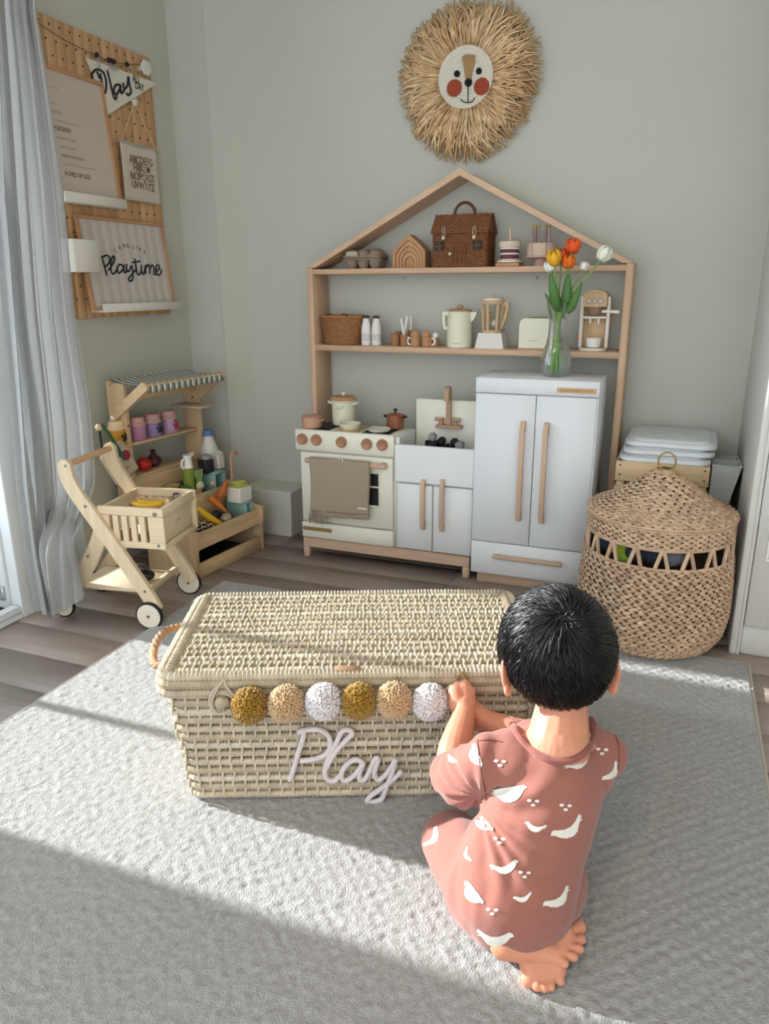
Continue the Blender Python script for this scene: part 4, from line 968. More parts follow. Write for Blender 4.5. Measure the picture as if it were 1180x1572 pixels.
awd, awl = mat('awning_green', '6b746b', .9, .06, 100), mat('awning_white', 'cfcdc2', .9, .04, 100)
def aw_pt(x, u):
    if u < .12: a = u/.12; return (x, .158, .688+.024*a)
    if u > .92: a = (u-.92)/.08; return (x, .355, .716-.014*a)
    a = (u-.12)/.80; y = .158+.197*a; return (x, y, .722+.004*a-.012*sin(pi*a))
for i in range(ns):
    x0 = -.002+(SW+.004)*i/ns; x1 = -.002+(SW+.004)*(i+1)/ns
    ob = MB().quadgrid([[aw_pt(x0, k/20), aw_pt(x1, k/20)] for k in range(21)]).build('awning_stripe', awl if i % 2 else awd, st, recalc=False, ang=180)
    ob.modifiers.new('s', 'SOLIDIFY').thickness = .0012
for sx_, sz_ in ((SW-.05, .62), (.004, .56)): MB().lathe([(.005, 0), (.004, -.003), (0, -.0035)], (sx_, .284, sz_), 10, 'y').build('screw', mat('screw_dark', '6b4e33', .5, 0), st)
# ---- goods: helper places a thing in the stand's frame
def goods(name, label, cat, p, rot=0., group=None): return thing(name, label, cat, SM @ Vector(p), SA+rot, group)
def one(mb, name, m, label, cat, p, rot=0., R=None):
    o = mb.build(name, m); M_ = SM @ Matrix.Translation(p) @ Matrix.Rotation(rot, 4, 'Z')
    if R is not None: M_ = M_ @ R
    o.matrix_world = M_; return tag(o, label, cat)
JZ = .4885
jars = [(182, 'honey jar with cream cloth cover and bee print on the stand shelf', 'b9801f', 'e0c39a', '2b211a'), (213, 'pink jam jar with frilled pink cloth cover on the stand shelf', 'b27a9a', 'cfa49a', None), (237, 'purple jam jar with blackcurrant print on the stand shelf', '8f7aa6', 'c79e98', '2a2442'), (263, 'lilac jam jar with raspberry print on the stand shelf', 'b292ac', 'c99c98', 'b02445')]
for i, (px, lb, c1_, c2_, c3_) in enumerate(jars):
    p = sl(px, 672, y=.322); g = goods('jam_jar', lb, 'toy jar', (p.x, .326, JZ), group='toy jam jars'); g.scale = (1.22, 1.22, 1.14)
    MB().lathe([(0, 0), (.024, 0), (.027, .004), (.027, .052), (.023, .060), (0, .06)], (0, 0, 0), 24).build('jar', mat('jar%d' % i, c1_, .5, .05), g)
    fr_ = lambda a, z: 1+(.05*cos(14*a) if z < .056 else 0)
    MB().lathe([(.0275, .050), (.029, .056), (.024, .062), (.025, .070), (.022, .078), (0, .080)], (0, 0, 0), 42, wob=fr_).build('cloth_cover', mat('cover%d' % i, c2_, .8, .06), g)
    if c3_:
        pm_ = mat('print%d' % i, c3_, .6, .1, 200)
        for dx, dz in ((0, 0), (.008, .003), (-.007, .005), (.003, .010), (-.003, -.008), (.006, -.006)): MB().ell((dx+.002, -.0268, .026+dz), (.0052, .0012, .0052), 10, 6).build('berry_print', pm_, g)
        if i > 1: MB().prism([(-.006, .040), (.010, .038), (.006, .046), (.001, .049), (-.004, .045)], -.0285, -.0265, 'xz').build('leaf_print', mat('print_leaf', '3c6b3a', .7), g)
p = sl(180, 634, y=.33); g = goods('toy_bell', 'small white round toy on top of the shelf behind the honey jar', 'toy', (p.x, .345, JZ))
MB().lathe([(0, 0), (.014, 0), (.015, .05), (.009, .06), (.0, .062)], (0, 0, 0), 18).build('body', mat('stick_white'), g)
for dx, dz in ((.012, .105), (-.004, .098)): MB().ell((dx, 0, dz), .0145, 16, 10).build('ball', mat('stick_white'), g)
MB().tube([(0, 0, .06), (.004, 0, .092)], .005, 8).build('neck', mat('stick_white'), g)
# vegetables on lower shelf
LZ = .3625
p = sl(222, 712, y=.32); one(MB().ell((0, 0, 0), (.030, .030, .027), 20, 14), 'toy_tomato', mat('tomato', 'b3261c', .35, .05), 'red round toy tomato on the low stand shelf', 'toy tomato', (p.x, .325, LZ+.027))
p = sl(236, 707, y=.345); g = goods('toy_onion', 'dark purple toy onion behind the red tomato', 'toy onion', (p.x, .345, LZ))
MB().lathe([(0, 0), (.016, .003), (.029, .018), (.028, .034), (.014, .048), (.008, .058), (.012, .066), (.006, .070), (0, .070)], (0, 0, 0), 22).build('bulb', mat('onion', '4a2028', .4, .1), g)
# shopping bag with printed apple, leaning at the near end
bag = goods('paper_bag_toy', 'beige printed toy package with red apple leaning on the near end of the stand', 'toy package', (0, 0, 0))
pb0 = sl(186, 716, y=.22); Mb = Matrix.Translation((pb0.x+.005, .235, pb0.z+.015)) @ Matrix.Rotation(radians(-22), 4, 'Y') @ Matrix.Rotation(radians(-10), 4, 'X')
MB(Mb).box((-.058, -.012, -.068), (.058, .012, .058), .008).build('packet', mat('packet_beige', 'b5a48c', .7, .06), bag)
MB(Mb).box((-.044, -.0135, .014), (.010, -.0118, .050), .001).build('green_patch', mat('packet_green', '24503f', .7), bag)
MB(Mb).ell((.032, -.012, .006), (.019, .003, .019), 18, 10).build('apple_print', mat('apple_red', '9c2433', .6), bag)
MB(Mb).box((-.03, -.0138, -.012), (-.006, -.0118, .008), .0008).build('white_patch', mat('stick_white'), bag)
MB(Mb).tube([(-.036+.007*i, -.0125, -.036+.006*(i % 2)) for i in range(9)], .0014, 5).build('printed_word', mat('print_brown', '6e4a3a', .7, 0), bag)
q = sl(152, 650, y=.26); sp = goods('toy_spade', 'small wooden-knobbed toy tool leaning beside the stand', 'toy', (0, 0, 0))
a_, b_ = sl(152, 656, y=.24), sl(158, 700, y=.27); MB().tube([tuple(a_), tuple(b_)], .004, 8).build('handle', black, sp); MB().ell(tuple(a_), .0125, 14, 10).build('knob', lw_, sp)
MB().tube(smooth_path([tuple(sl(156, 652, y=.23)), tuple(sl(168, 668, y=.22)), tuple(sl(182, 690, y=.21)), tuple(sl(192, 706, y=.20))]), [.003]+[.007]*17+[.003] if False else .006, 8).build('green_strap', mat('packet_green'), sp)
# teal display boxes
teal = mat('teal_box', '86aba4', .6, .03, 8)
def tbox(lb, p, w_, d_, h_):
    g = goods('display_riser', lb, 'box', p); t_ = .006
    B((0, 0, h_-t_), (w_, d_, h_), 'top_panel', teal, g); B((0, 0, 0), (t_, d_, h_-t_), 'end_panel', teal, g); B((w_-t_, 0, 0), (w_, d_, h_-t_), 'end_panel', teal, g); B((t_, d_-t_, 0), (w_-t_, d_, h_-t_), 'back_panel', mat('teal_dark', '2c3c3a', .8, 0), g)
    return g
q1 = sl(329, 727, y=.165); q2 = sl(352, 715, y=.165)
tbox('pale teal box riser on the upper tray under the toy milk bottle', (q1.x, .163, .2255), SW-.02-q1.x, .115, q1.z-.2255)
TZ1 = q1.z; q3 = sl(378, 772, y=.03); q4 = sl(404, 756, y=.03)
tbox('pale teal box riser on the lower tray under the white carton', (q3.x, .03, .1355), SW-.02-q3.x, .105, q3.z-.1355); TZ2 = q3.z
# bottles on upper riser
p = sl(294, 716, y=.19); g = goods('toy_oil_jug', 'olive green toy jug with white handle and spout', 'toy jug', (p.x-.004, .205, .2255))
olv = mat('olive_green', '7a8b2c', .5, .05)
MB().lathe([(0, 0), (.022, 0), (.024, .004), (.024, .13), (.021, .14), (0, .14)], (0, 0, 0), 22).build('body', olv, g)
MB().lathe([(.021, .14), (.017, .155), (.015, .175), (.019, .19), (0, .19)], (0, 0, 0), 22).build('white_neck', mat('stick_white'), g)
MB().prism([(.010, .19), (.032, .196), (.030, .186), (.012, .174)], -.006, .006, 'xz').build('spout', mat('stick_white'), g)
MB().tube(smooth_path([(-.018, 0, .178), (-.032, 0, .17), (-.034, 0, .15), (-.022, 0, .138)]), .005, 8).build('handle', mat('stick_white'), g)
MB().tube(smooth_path([(.004, -.0245, .06), (.010, -.0245, .085), (.004, -.0245, .10)]), .003, 6).build('olive_print', mat('print_dark', '22281a', .7, 0), g)
p = sl(321, 690, y=.255); g = goods('toy_milk_bottle', 'large white toy milk bottle with blue cap on the stand', 'toy bottle', (p.x, .255, TZ1)); g.scale = (1.35,)*3
MB().lathe([(0, 0), (.027, 0), (.030, .004), (.030, .045), (.027, .06), (.018, .085), (.014, .10), (.014, .108), (0, .108)], (0, 0, 0), 24).build('bottle', mat('bottle_cream', 'd6cfc4', .45, .03), g)
MB().lathe([(.0155, .10), (.0155, .115), (.013, .117), (0, .117)], (0, 0, 0), 20).build('cap', mat('cap_blue', '5f7fae', .5, .04), g); MB().lathe([(.0305, .040), (.0305, .044)], (0, 0, 0), 24).build('blue_line', mat('cap_blue'), g)
p = sl(316, 712, y=.205); g = goods('toy_jar', 'black square toy jar with grey lid in front of the milk bottle', 'toy jar', (p.x, .205, TZ1)); g.scale = (1.3,)*3
MB().box((-.021, -.018, 0), (.021, .018, .044), .005).build('jar', mat('jar_black', '2a2630', .5, .06), g); MB().lathe([(.015, .044), (.015, .056), (.013, .058), (0, .058)], (0, 0, 0), 18).build('lid', mat('lid_grey', '9a9690', .5), g)
p = sl(334, 705, y=.21); g = goods('toy_carton', 'small cream toy carton standing to the right of the black jar', 'toy carton', (p.x, .21, TZ1)); g.scale = (1.25,)*3
MB().box((-.017, -.016, 0), (.017, .016, .048), .004).build('carton', mat('bottle_cream'), g); MB().prism([(-.016, .048), (.016, .048), (0, .060)], -.015, .015, 'yz').build('gable', mat('bottle_cream'), g)
# vegetables in upper tray
UZ = .266
g = goods('vegetable_crate', 'shallow wooden crate of toy vegetables in the upper tray of the stand', 'crate', (.030, .162, .2255))
cw_ = .205
B((0, 0, 0), (cw_, .122, .040), 'crate_base', lw_, g)
for lo, hi in (((0, 0, .040), (cw_, .005, .056)), ((0, .117, .040), (cw_, .122, .056)), ((0, .005, .040), (.005, .117, .056)), ((cw_-.005, .005, .040), (cw_, .117, .056))): B(lo, hi, 'crate_side', lw_, g)
p = sl(264, 747, y=.21); one(MB().tube(smooth_path([(-.05, .0, .0), (-.01, .004, .004), (.05, 0, 0)]), [.004]+[.012]*11+[.005], 10) if False else MB().ell((0, 0, 0), (.06, .012, .012), 18, 10), 'toy_corn', mat('corn_yellow', 'b79c3c', .5, .15, 120), 'yellow toy corn cob lying in the upper tray', 'toy corn', (p.x, .19, UZ+.016), .15)
p = sl(276, 742, y=.22); one(MB().lathe([(.020, 0), (.030, .02), (.031, .034), (.028, .034), (.018, .004), (0, .004)], (0, 0, 0), 20, sx=1.4), 'toy_basket', mat('straw', 'b39a63', .8, .15, 60), 'small straw bowl behind the toy corn in the upper tray', 'basket', (p.x-.02, .25, UZ))
for k, (px, py, y_, rx, rot, lb) in enumerate(((288, 738, .20, .052, .12, 'dark green toy cucumber at the front of the upper tray'), (292, 731, .235, .050, .05, 'dark green toy cucumber in the middle of the upper tray'), (287, 725, .262, .046, -.05, 'dark green toy cucumber at the back of the upper tray'))):
    p = sl(px, py, y=y_); one(MB().ell((0, 0, 0), (rx, .017 if k == 0 else .013, .017 if k == 0 else .013), 20, 12), 'toy_cucumber', mat('cucumber%d' % k, ('4d7a48', '2f5a38', '26482c')[k], .45, .12, 40), lb, 'toy cucumber', (p.x, y_, UZ+(.018, .022, .026)[k]), rot)
p = sl(308, 738, y=.175); g = goods('toy_fennel', 'pale green toy fennel with leafy top in the upper tray', 'toy vegetable', (p.x, .185, UZ))
for k in range(6): MB().tube([(.003*(k-2.5), 0, .02), (.006*(k-2.5), .004*sin(k*2), .085)], [.006, .008], 8).build('stalk', mat('fennel_green', '7fa05c', .6, .12, 40), g)
MB().ell((0, 0, .02), (.022, .018, .02), 16, 10).build('bulb', mat('fennel_white', 'cdc9a4', .5, .06), g)
p = sl(289, 716, y=.27); g = goods('toy_mushroom', 'white toy mushroom with dark centre at the back of the upper tray', 'toy mushroom', (p.x, .265, UZ))
MB().lathe([(0, 0), (.010, 0), (.011, .03), (.02, .034), (.021, .042), (.012, .052), (0, .053)], (0, 0, 0), 18).build('mushroom_body', mat('mush_white', 'd3c8b8', .6, .05), g); MB().ell((.0, -.016, .042), (.008, .006, .006), 12, 8).build('dark_gills', mat('print_dark'), g)
p = sl(222, 737, y=.19); one(MB().ell((0, 0, 0), (.020, .016, .022), 16, 10), 'toy_pepper', mat('cucumber1', '2f5a38'), 'green toy pepper at the near end of the upper tray', 'toy pepper', (p.x+.01, .19, UZ+.022))
p = sl(325, 738, y=.18); one(MB().ell((0, 0, 0), (.012, .012, .012), 14, 10), 'toy_garlic', mat('garlic', 'd8b9a0', .5, .05), 'small pinkish toy garlic beside the fennel', 'toy garlic', (p.x, .178, UZ+.013))
# lower tray
DZ = .1355
g = goods('chocolate_box', 'box of dark chocolate toy biscuits with white icing lines in the lower tray', 'toy box', (.03, .02, DZ))
B((0, 0, 0), (.115, .11, .004), 'box_floor', lw_, g)
for lo, hi in (((0, 0, 0), (.115, .005, .03)), ((0, .105, 0), (.115, .11, .03)), ((0, .005, 0), (.005, .105, .03)), ((.11, .005, 0), (.115, .105, .03))): B(lo, hi, 'box_side', lw_, g)
for i in range(3):
    for j in range(3):
        c_ = (.023+.035*i, .022+.033*j)
        bs_ = MB().box((c_[0]-.015, c_[1]-.014, .006), (c_[0]+.015, c_[1]+.014, .040), .006).build('biscuit', mat('choc', '3a2018', .5, .1), g)
        MB().tube([(c_[0]-.014, c_[1]-.012, .041), (c_[0], c_[1]+.004, .042), (c_[0]+.014, c_[1]-.008, .041)], .0022, 6).build('icing', mat('icing', 'd3c8bb', .6), bs_)
p = sl(318, 793, y=.06)
g = goods('toy_crate', 'shallow wooden toy crate holding banana and avocado in the lower tray', 'crate', (.152, .018, DZ))
B((0, 0, 0), (.10, .105, .004), 'crate_floor', lw_, g)
for lo, hi in (((0, 0, 0), (.10, .004, .028)), ((0, .101, 0), (.10, .105, .028)), ((0, .004, 0), (.004, .101, .028)), ((.096, .004, 0), (.10, .101, .028))): B(lo, hi, 'crate_side', lw_, g)
ban = mat('banana_yellow', 'd9a91c', .5, .06, 30)
def banana(lb, pts, r=.014):
    P_ = smooth_path(pts, 5); n_ = len(P_); o = MB().tube(P_, [max(.003, r*sin(pi*min(1, max(0, .06+.9*i/(n_-1))))**.55) for i in range(n_)], 10).build('toy_banana', ban)
    return tag(o, lb, 'toy banana')
b_ = banana('yellow toy banana lying across the lower tray of the stand', [SM @ sl(303, 779, y=.10), SM @ sl(318, 792, y=.075), SM @ (sl(343, 807, y=.03))])
p = sl(333, 787, y=.09); one(MB().ell((0, 0, 0), (.03, .02, .018), 18, 12), 'toy_aubergine', mat('aubergine', '2a2036', .35, .06), 'dark purple toy aubergine behind the banana', 'toy aubergine', (p.x, .095, DZ+.045), .3)
p = sl(348, 795, y=.05); g = goods('toy_avocado', 'halved toy avocado with brown stone beside the banana', 'toy avocado', (p.x, .05, DZ+.036), .4)
MB().ell((0, 0, 0), (.032, .021, .018), 18, 12).build('flesh', mat('avocado_flesh', 'a89f82', .5, .06), g); MB().ell((.010, -.016, .006), (.011, .008, .010), 14, 10).build('stone', mat('avocado_stone', '5a2c1c', .4), g)
c0, c1_ = SM @ sl(323, 764, y=.12), SM @ sl(348, 786, y=.06)
g = thing('toy_carrot', 'orange toy carrot leaning on the teal box in the lower tray', 'toy carrot', c0)
MB().tube([(0, 0, 0), tuple((c1_-c0)*.4), tuple(c1_-c0)], [.016, .013, .004], 12).build('root', mat('carrot', 'cc6a22', .5, .08, 30), g); MB().ell((-.002, -.002, .008), (.008, .008, .010), 10, 8).build('crown', mat('fennel_green'), g)
c0 = SM @ sl(342, 752, y=.10)
g = thing('toy_drumstick', 'brown-orange toy drumstick standing in front of the teal riser', 'toy food', c0, SA); g.scale = (.85,)*3; g.rotation_euler = (.25, .35, SA)
MB().lathe([(0, -.045), (.016, -.042), (.024, -.02), (.020, .008), (.010, .032), (.007, .045), (.010, .054), (0, .058)], (0, 0, 0), 18).build('meat', mat('drumstick', 'b0642c', .45, .1, 20), g)
# carton, butter, candy hook on lower riser
q5 = sl(371, 746, y=.06); g = goods('toy_milk_carton', 'white square toy carton with red print on the lower teal box', 'toy carton', (q5.x, .075, TZ2)); g.scale = (1.15, 1.15, 1.05)
MB().box((-.034, -.030, 0), (.034, .030, .058), .003).build('carton', mat('stick_white'), g); MB().ell((.0345, 0, .03), (.0012, .010, .012), 12, 8).build('berry_print', mat('print3', 'b02445'), g)
one(MB().box((-.028, -.024, 0), (.028, .024, .012), .003), 'toy_butter', mat('butter_green', 'b3b84a', .5, .08), 'yellow-green toy slab on top of the white carton', 'toy food', (q5.x+.003, .075, TZ2+.061))
one(MB().box((-.026, -.022, 0), (.026, .022, .008), .003), 'toy_cheese', mat('cheese_green', 'c6c86a', .5, .08), 'pale yellow toy slice topmost of the stack on the white carton', 'toy food', (q5.x+.005, .078, TZ2+.073))
a_ = [sl(355, 735, y=.12), sl(355, 712, y=.12), sl(354, 700, y=.12), sl(359, 693, y=.12), sl(364, 697, y=.12)]; a_[0].z = TZ2+.001
o = MB().tube(smooth_path([SM @ v for v in a_], 5), .0068, 8).build('toy_candy_cane', mat('candy_pink', 'c08e7c', .5, .08, 60)); tag(o, 'pinkish hooked toy candy cane behind the white carton', 'toy candy')
p = sl(387, 786, y=.05); one(MB().ell((0, 0, 0), (.026, .022, .022), 18, 12), 'toy_lemon', mat('lemon', 'c9b25c', .5, .08, 30), 'pale yellow toy lemon inside the lower teal box', 'toy lemon', (p.x, .06, DZ+.022))
# ================================================================== push cart (local: x forward into the room, y across, away from camera)
CA = math.atan2(.048, .265); co = Vector((-1.511, 1.754, 0))
CE = Vector((cos(CA), sin(CA), 0)); CN = Vector((-sin(CA), cos(CA), 0)); CM = Matrix(((CE.x, CN.x, 0, co.x), (CE.y, CN.y, 0, co.y), (0, 0, 1, 0), (0, 0, 0, 1)))
ctt = thing('toy_cart', 'birch toy shopping cart with slotted basket and white wheels', 'toy cart', co, CA)
ply = wood('birch', 'dbc6a6', .08, 8, 'x'); plyz = wood('birch', 'dbc6a6', .08, 8, 'z'); CWd = .272
def strip_outline(path, w_):
    P_ = smooth_path([(x, z, 0) for x, z in path], 6); L_, R_ = [], []
    for i, p in enumerate(P_):
        t_ = (P_[min(i+1, len(P_)-1)]-P_[max(i-1, 0)]).normalized(); n_ = Vector((-t_.y, t_.x, 0)); L_.append(p+n_*w_); R_.append(p-n_*w_)
    cap0 = [P_[0]+(P_[0]-P_[1]).normalized()*w_*sin(a)+(L_[0]-P_[0]).normalized()*w_*cos(a) for a in (pi*k/8 for k in range(1, 8))]
    return [(v.x, v.y) for v in L_[::-1]+cap0+R_]
for y_, nm in ((0, 'n'), (CWd-.016, 'f')):
    MB().prism(strip_outline([(-.228, .522), (-.222, .480), (-.200, .434), (-.168, .385), (-.07, .232), (.004, .112), (.030, .060)], .0225), y_, y_+.016, 'xz').build('side_rail', plyz, ctt, ang=30)
    yo = y_-.0165 if nm == 'n' else y_+.0165
    # basket side: pieces between slots
    yb_ = y_+.0165 if nm == 'n' else y_-.0125
    sp_ = MB(); x0_, x1_, z0_, z1_ = -.145, .078, .262, .397
    sl_x = [-.100, -.070, -.040, -.010, .020]; hw_ = .0055
    sp_.box((x0_, yb_, .368), (x1_, yb_+.012, z1_), .003); sp_.box((x0_+.02, yb_, z0_), (x1_, yb_+.012, .284), .003)
    xs = [x0_]+[v for s_ in sl_x for v in (s_-hw_, s_+hw_)]+[x1_]
    for a in range(0, len(xs), 2): sp_.box((xs[a]+(.012 if a == 0 else 0), yb_, .284), (xs[a+1], yb_+.012, .368), .0005)
    sp_.build('basket_side', ply, ctt)
    MB().prism(strip_outline([(-.135, .345), (-.17, .26), (-.23, .16), (-.315, .045)], .024), yb_+(.0125 if nm == 'n' else -.0125), yb_+(.025 if nm == 'n' else .0), 'xz').build('rear_leg', plyz, ctt, ang=30)
    for (wx, wz, r_) in ((.012, .0455, .0455), (-.315, .0405, .0405)):
        yw = y_-.014 if nm == 'n' else y_+.018
        if wx < 0: yw = yw+(.034 if nm == 'n' else -.034)
        tr__ = MB().lathe([(r_-.006, 0), (r_, .002), (r_, .011), (r_-.006, .013)], (wx, yw, wz), 30, 'y').build('tyre', mat('rubber_black'), ctt)
        wl_ = MB().lathe([(0, -.001), (r_-.006, -.001), (r_-.0055, .0), (r_-.0055, .013), (r_-.006, .014), (0, .014)], (wx, yw, wz), 30, 'y').build('wheel', mat('wheel_birch', 'e3d9c6', .5, .04), ctt)
        MB().lathe([(.005, 0), (.005, -.0025), (0, -.003)], (wx, yw-.001, wz), 12, 'y').build('axle_bolt', mat('screw_steel', '8b8f92', .35, 0, metal=.8), wl_)
for x_, z_ in ((-.222, .525), (-.172, .398), (.0, .125), (-.185, .232)): MB().lathe([(.0045, .001), (.0045, -.002), (0, -.0024)], (x_, 0, z_), 10, 'y').build('bolt', mat('screw_steel'), ctt)
for x_, z_ in ((.052, .378), (.055, .276)): MB().lathe([(.007 if z_ > .3 else .0045, .001), (.007 if z_ > .3 else .0045, -.002), (0, -.0024)], (x_, .0165, z_), 12, 'y').build('bolt', mat('screw_steel'), ctt)
MB().tube([(-.226, .014, .526), (-.226, CWd-.014, .526)], .0105, 12).build('handle_bar', wood('handle_ash', 'cfa982', .08, 8, 'y'), ctt)
B((.052, .0285, .262), (.064, CWd-.0285, .390), 'basket_front', ply, ctt); B((.064, .02, .364), (.074, CWd-.02, .394), 'front_rail', ply, ctt)
B((.064, .02, .258), (.074, CWd-.02, .276), 'front_rail', ply, ctt)
B((-.140, .0285, .30), (-.130, CWd-.0285, .392), 'basket_back', ply, ctt); B((-.135, .0285, .262), (.052, CWd-.0285, .270), 'basket_floor', ply, ctt)
B((-.278, .044, .098), (-.012, CWd-.044, .106), 'lower_shelf', ply, ctt); B((-.03, .02, .092), (-.012, CWd-.02, .112), 'shelf_rail', ply, ctt)
MB().tube([(.0644, CWd/2-.016+.002*i, .325+.0014*(1 if i % 2 else -1)) for i in range(17)], .0006, 4).build('printed_mark', mat('ink_pale'), ctt)
# goods in the cart
def cgoods(p): return CM @ Vector(p)
g = thing('toy_bowl', 'round wooden toy bowl in the basket of the shopping cart', 'bowl', cgoods((-.02, .115, .3455)))
MB().lathe([(.03, 0), (.055, .012), (.066, .040), (.063, .040), (.052, .016), (0, .006)], (0, 0, 0), 30).build('bowl', lw_, g)
MB().lathe([(0, -.0745), (.03, -.0745), (.028, 0), (0, 0)], (0, 0, 0), 20).build('foot', lw_, g)
banana('yellow toy banana in the wooden bowl, nearer the camera', [cgoods((-.07, .10, .386)), cgoods((-.02, .088, .380)), cgoods((.035, .10, .388))], .012); banana('yellow toy banana in the wooden bowl, farther from the camera', [cgoods((-.065, .128, .386)), cgoods((-.02, .118, .380)), cgoods((.03, .128, .386))], .011)
for i, (x_, y_, z_, r_, c_, lb) in enumerate(((-.06, .055, .293, .022, 'b3262e', 'red toy ball seen through the slots of the cart basket'), (-.09, .06, .288, .018, '3b2a2a', 'dark toy ball seen through the slots of the cart basket'), (-.015, .06, .288, .018, '7a3040', 'plum toy ball seen through the slots of the cart basket'))):
    o = MB().ell((0, 0, 0), r_, 16, 12).build('toy_ball', mat('cartball%d' % i, c_, .5, .06)); o.location = cgoods((x_, y_, .2705+r_)); tag(o, lb, 'toy ball')
for i, (x_, y_) in enumerate(((.02, .225), (.036, .20))):
    o = MB().lathe([(0, 0), (.009, 0), (.012, .09), (.009, .118), (0, .12)], (0, 0, 0), 14).build('toy_bottle', mat('cartbot%d' % i, ('4a3028', '8d8577')[i], .5)); o.location = cgoods((x_, y_, .2705)); tag(o, ('dark brown toy bottle at the far corner of the cart basket', 'grey toy bottle at the far corner of the cart basket')[i], 'toy bottle')
g = thing('toy_dark_shoe', 'small black glittery bundle lying on the lower shelf of the cart', 'toy', cgoods((-.075, .12, .1065)), .3)
MB().ell((0, 0, .022), (.045, .030, .022), 20, 12).build('base', mat('black_gloss', '141318', .25, .1, coat=.5), g); MB().ell((-.005, .004, .045), (.026, .02, .016), 16, 10).build('glitter_top', mat('glitter', '77737a', .25, 0, 300, col2='1c1b20', metal=.6), g)
# ================================================================== slatted crate with lids and bins
CY0, CY1, CX0, CX1 = 2.52, 2.80, -.166, .122
cr_ = thing('wooden_crate', 'pale pine slatted crate behind the woven hamper', 'crate', (0, 0, 0))
cp = wood('crate_pine', 'd0b48c', .1, 9, 'x'); cpz = wood('crate_pine', 'd0b48c', .1, 9, 'z')
for x in (CX0+.006, CX1-.03):
    for y in (CY0+.010, CY1-.03): B((x, y, 0), (x+.024, y+.022, .486), 'corner_post', cpz, cr_)
for z1 in (.492, .405, .318, .231, .144, .057):
    B((CX0, CY0, z1-.068 if z1 > .4 and z1 > .45 else z1-.062), (CX1, CY0+.009, z1), 'slat', cp, cr_); B((CX0, CY1-.009, z1-.062), (CX1, CY1, z1), 'slat', cp, cr_)
    B((CX0, CY0+.009, z1-.062), (CX0+.006, CY1-.009, z1), 'slat', cp, cr_); B((CX1-.006, CY0+.009, z1-.062), (CX1, CY1-.009, z1), 'slat', cp, cr_)
for x in (CX0+.014, CX1-.014):
    for z in (.478, .446): MB().lathe([(.003, 0), (.003, -.0015), (0, -.002)], (x, CY0, z), 8, 'y').build('nail', mat('print_dark'), cr_)
lidm = mat('lid_pale', 'd5d8d9', .35, .015, 4)
def rrect(x0, x1, y0, y1, r, n=6):
    out = []
    for cx_, cy_, a0_ in ((x1-r, y1-r, 0), (x0+r, y1-r, 90), (x0+r, y0+r, 180), (x1-r, y0+r, 270)):
        for k in range(n+1): a = radians(a0_+90*k/n); out.append((cx_+r*cos(a), cy_+r*sin(a)))
    return out
def lid(lb, z, dx, dy, rot):
    g = thing('bin_lid', lb, 'lid', ((CX0+CX1)/2+dx, CY0+.148+dy, z), rot, group='pale plastic bin lids')
    o1 = rrect(-.142, .142, -.150, .140, .045); n_ = len(o1); V = []; F = []
    for z_, sc_ in ((0, 1.0), (.011, 1.0), (.0145, .975), (.0145, .90), (.021, .87), (.023, .82)):
        V += [(x*sc_, y*sc_, z_) for x, y in o1]
    for k in range(5):
        for i in range(n_): j = (i+1) % n_; F.append((k*n_+i, k*n_+j, (k+1)*n_+j, (k+1)*n_+i))
    F.append(tuple(range(n_))[::-1]); F.append(tuple(5*n_+i for i in range(n_)))
    MB().add(V, F).build('lid_shell', lidm, g, ang=50)
    MB().lathe([(.017, .0228), (.016, .0238), (0, .0238)], (.01, -.02, 0), 20, sy=.42).build('moulded_mark', mat('mark_white', 'e6e7e6', .3, 0), g)
lid('pale grey plastic bin lid lowest of the three on the crate', .493, .004, .002, 0); lid('pale grey plastic bin lid in the middle of the stack on the crate', .517, .010, .012, .03); lid('pale grey plastic bin lid topmost on the crate', .541, .020, .022, -.02)
binm = mat('bin_grey', 'aeb0a8', .45, .02, 4)
for i, lb in enumerate(('grey plastic bin beside the crate, nearest the camera', 'grey plastic bin beside the crate, middle of three', 'grey plastic bin beside the crate, nearest the back wall')):
    y0_ = 2.555+.098*i; g = thing('storage_bin', lb, 'bin', (.129, y0_, .0), group='grey storage bins')
    zt_, zb_ = .492-.006*i, .17+.135*(1 if True else 0); dyb = .092; V = []; w_ = .074
    top_ = [(0, 0), (w_+.012, 0), (w_+.012, dyb), (0, dyb)]; bot = [(0, .012), (w_-.024, .012), (w_-.024, dyb-.008), (0, dyb-.008)]
    V = [(x, y, zb_) for x, y in bot]+[(x, y, zt_) for x, y in top_]+[(min(max(x, .003), w_+.008), min(max(y, .004), dyb-.004), zt_) for x, y in top_]+[(min(max(x, .004), w_-.028), min(max(y, .016), dyb-.012), zb_+.005) for x, y in bot]
    F = [(0, 3, 2, 1)]+[(a, (a+1) % 4, (a+1) % 4+4, a+4) for a in range(4)]+[(a+4, (a+1) % 4+4, (a+1) % 4+8, a+8) for a in range(4)]+[(a+8, (a+1) % 4+8, (a+1) % 4+12, a+12) for a in range(4)]+[(12, 13, 14, 15)]
    MB().add(V, F).build('bin_shell', binm, g, smooth=False)
    MB().tube([(x, y, zt_) for x, y in [(0, 0), (w_+.012, 0), (w_+.012, dyb), (0, dyb)]], .0035, 6, closed=True).build('rim', binm, g)
    MB().box((0, .01, 0), (.008, dyb-.02, zb_+.02), .002).build('support_foot', cpz, g)
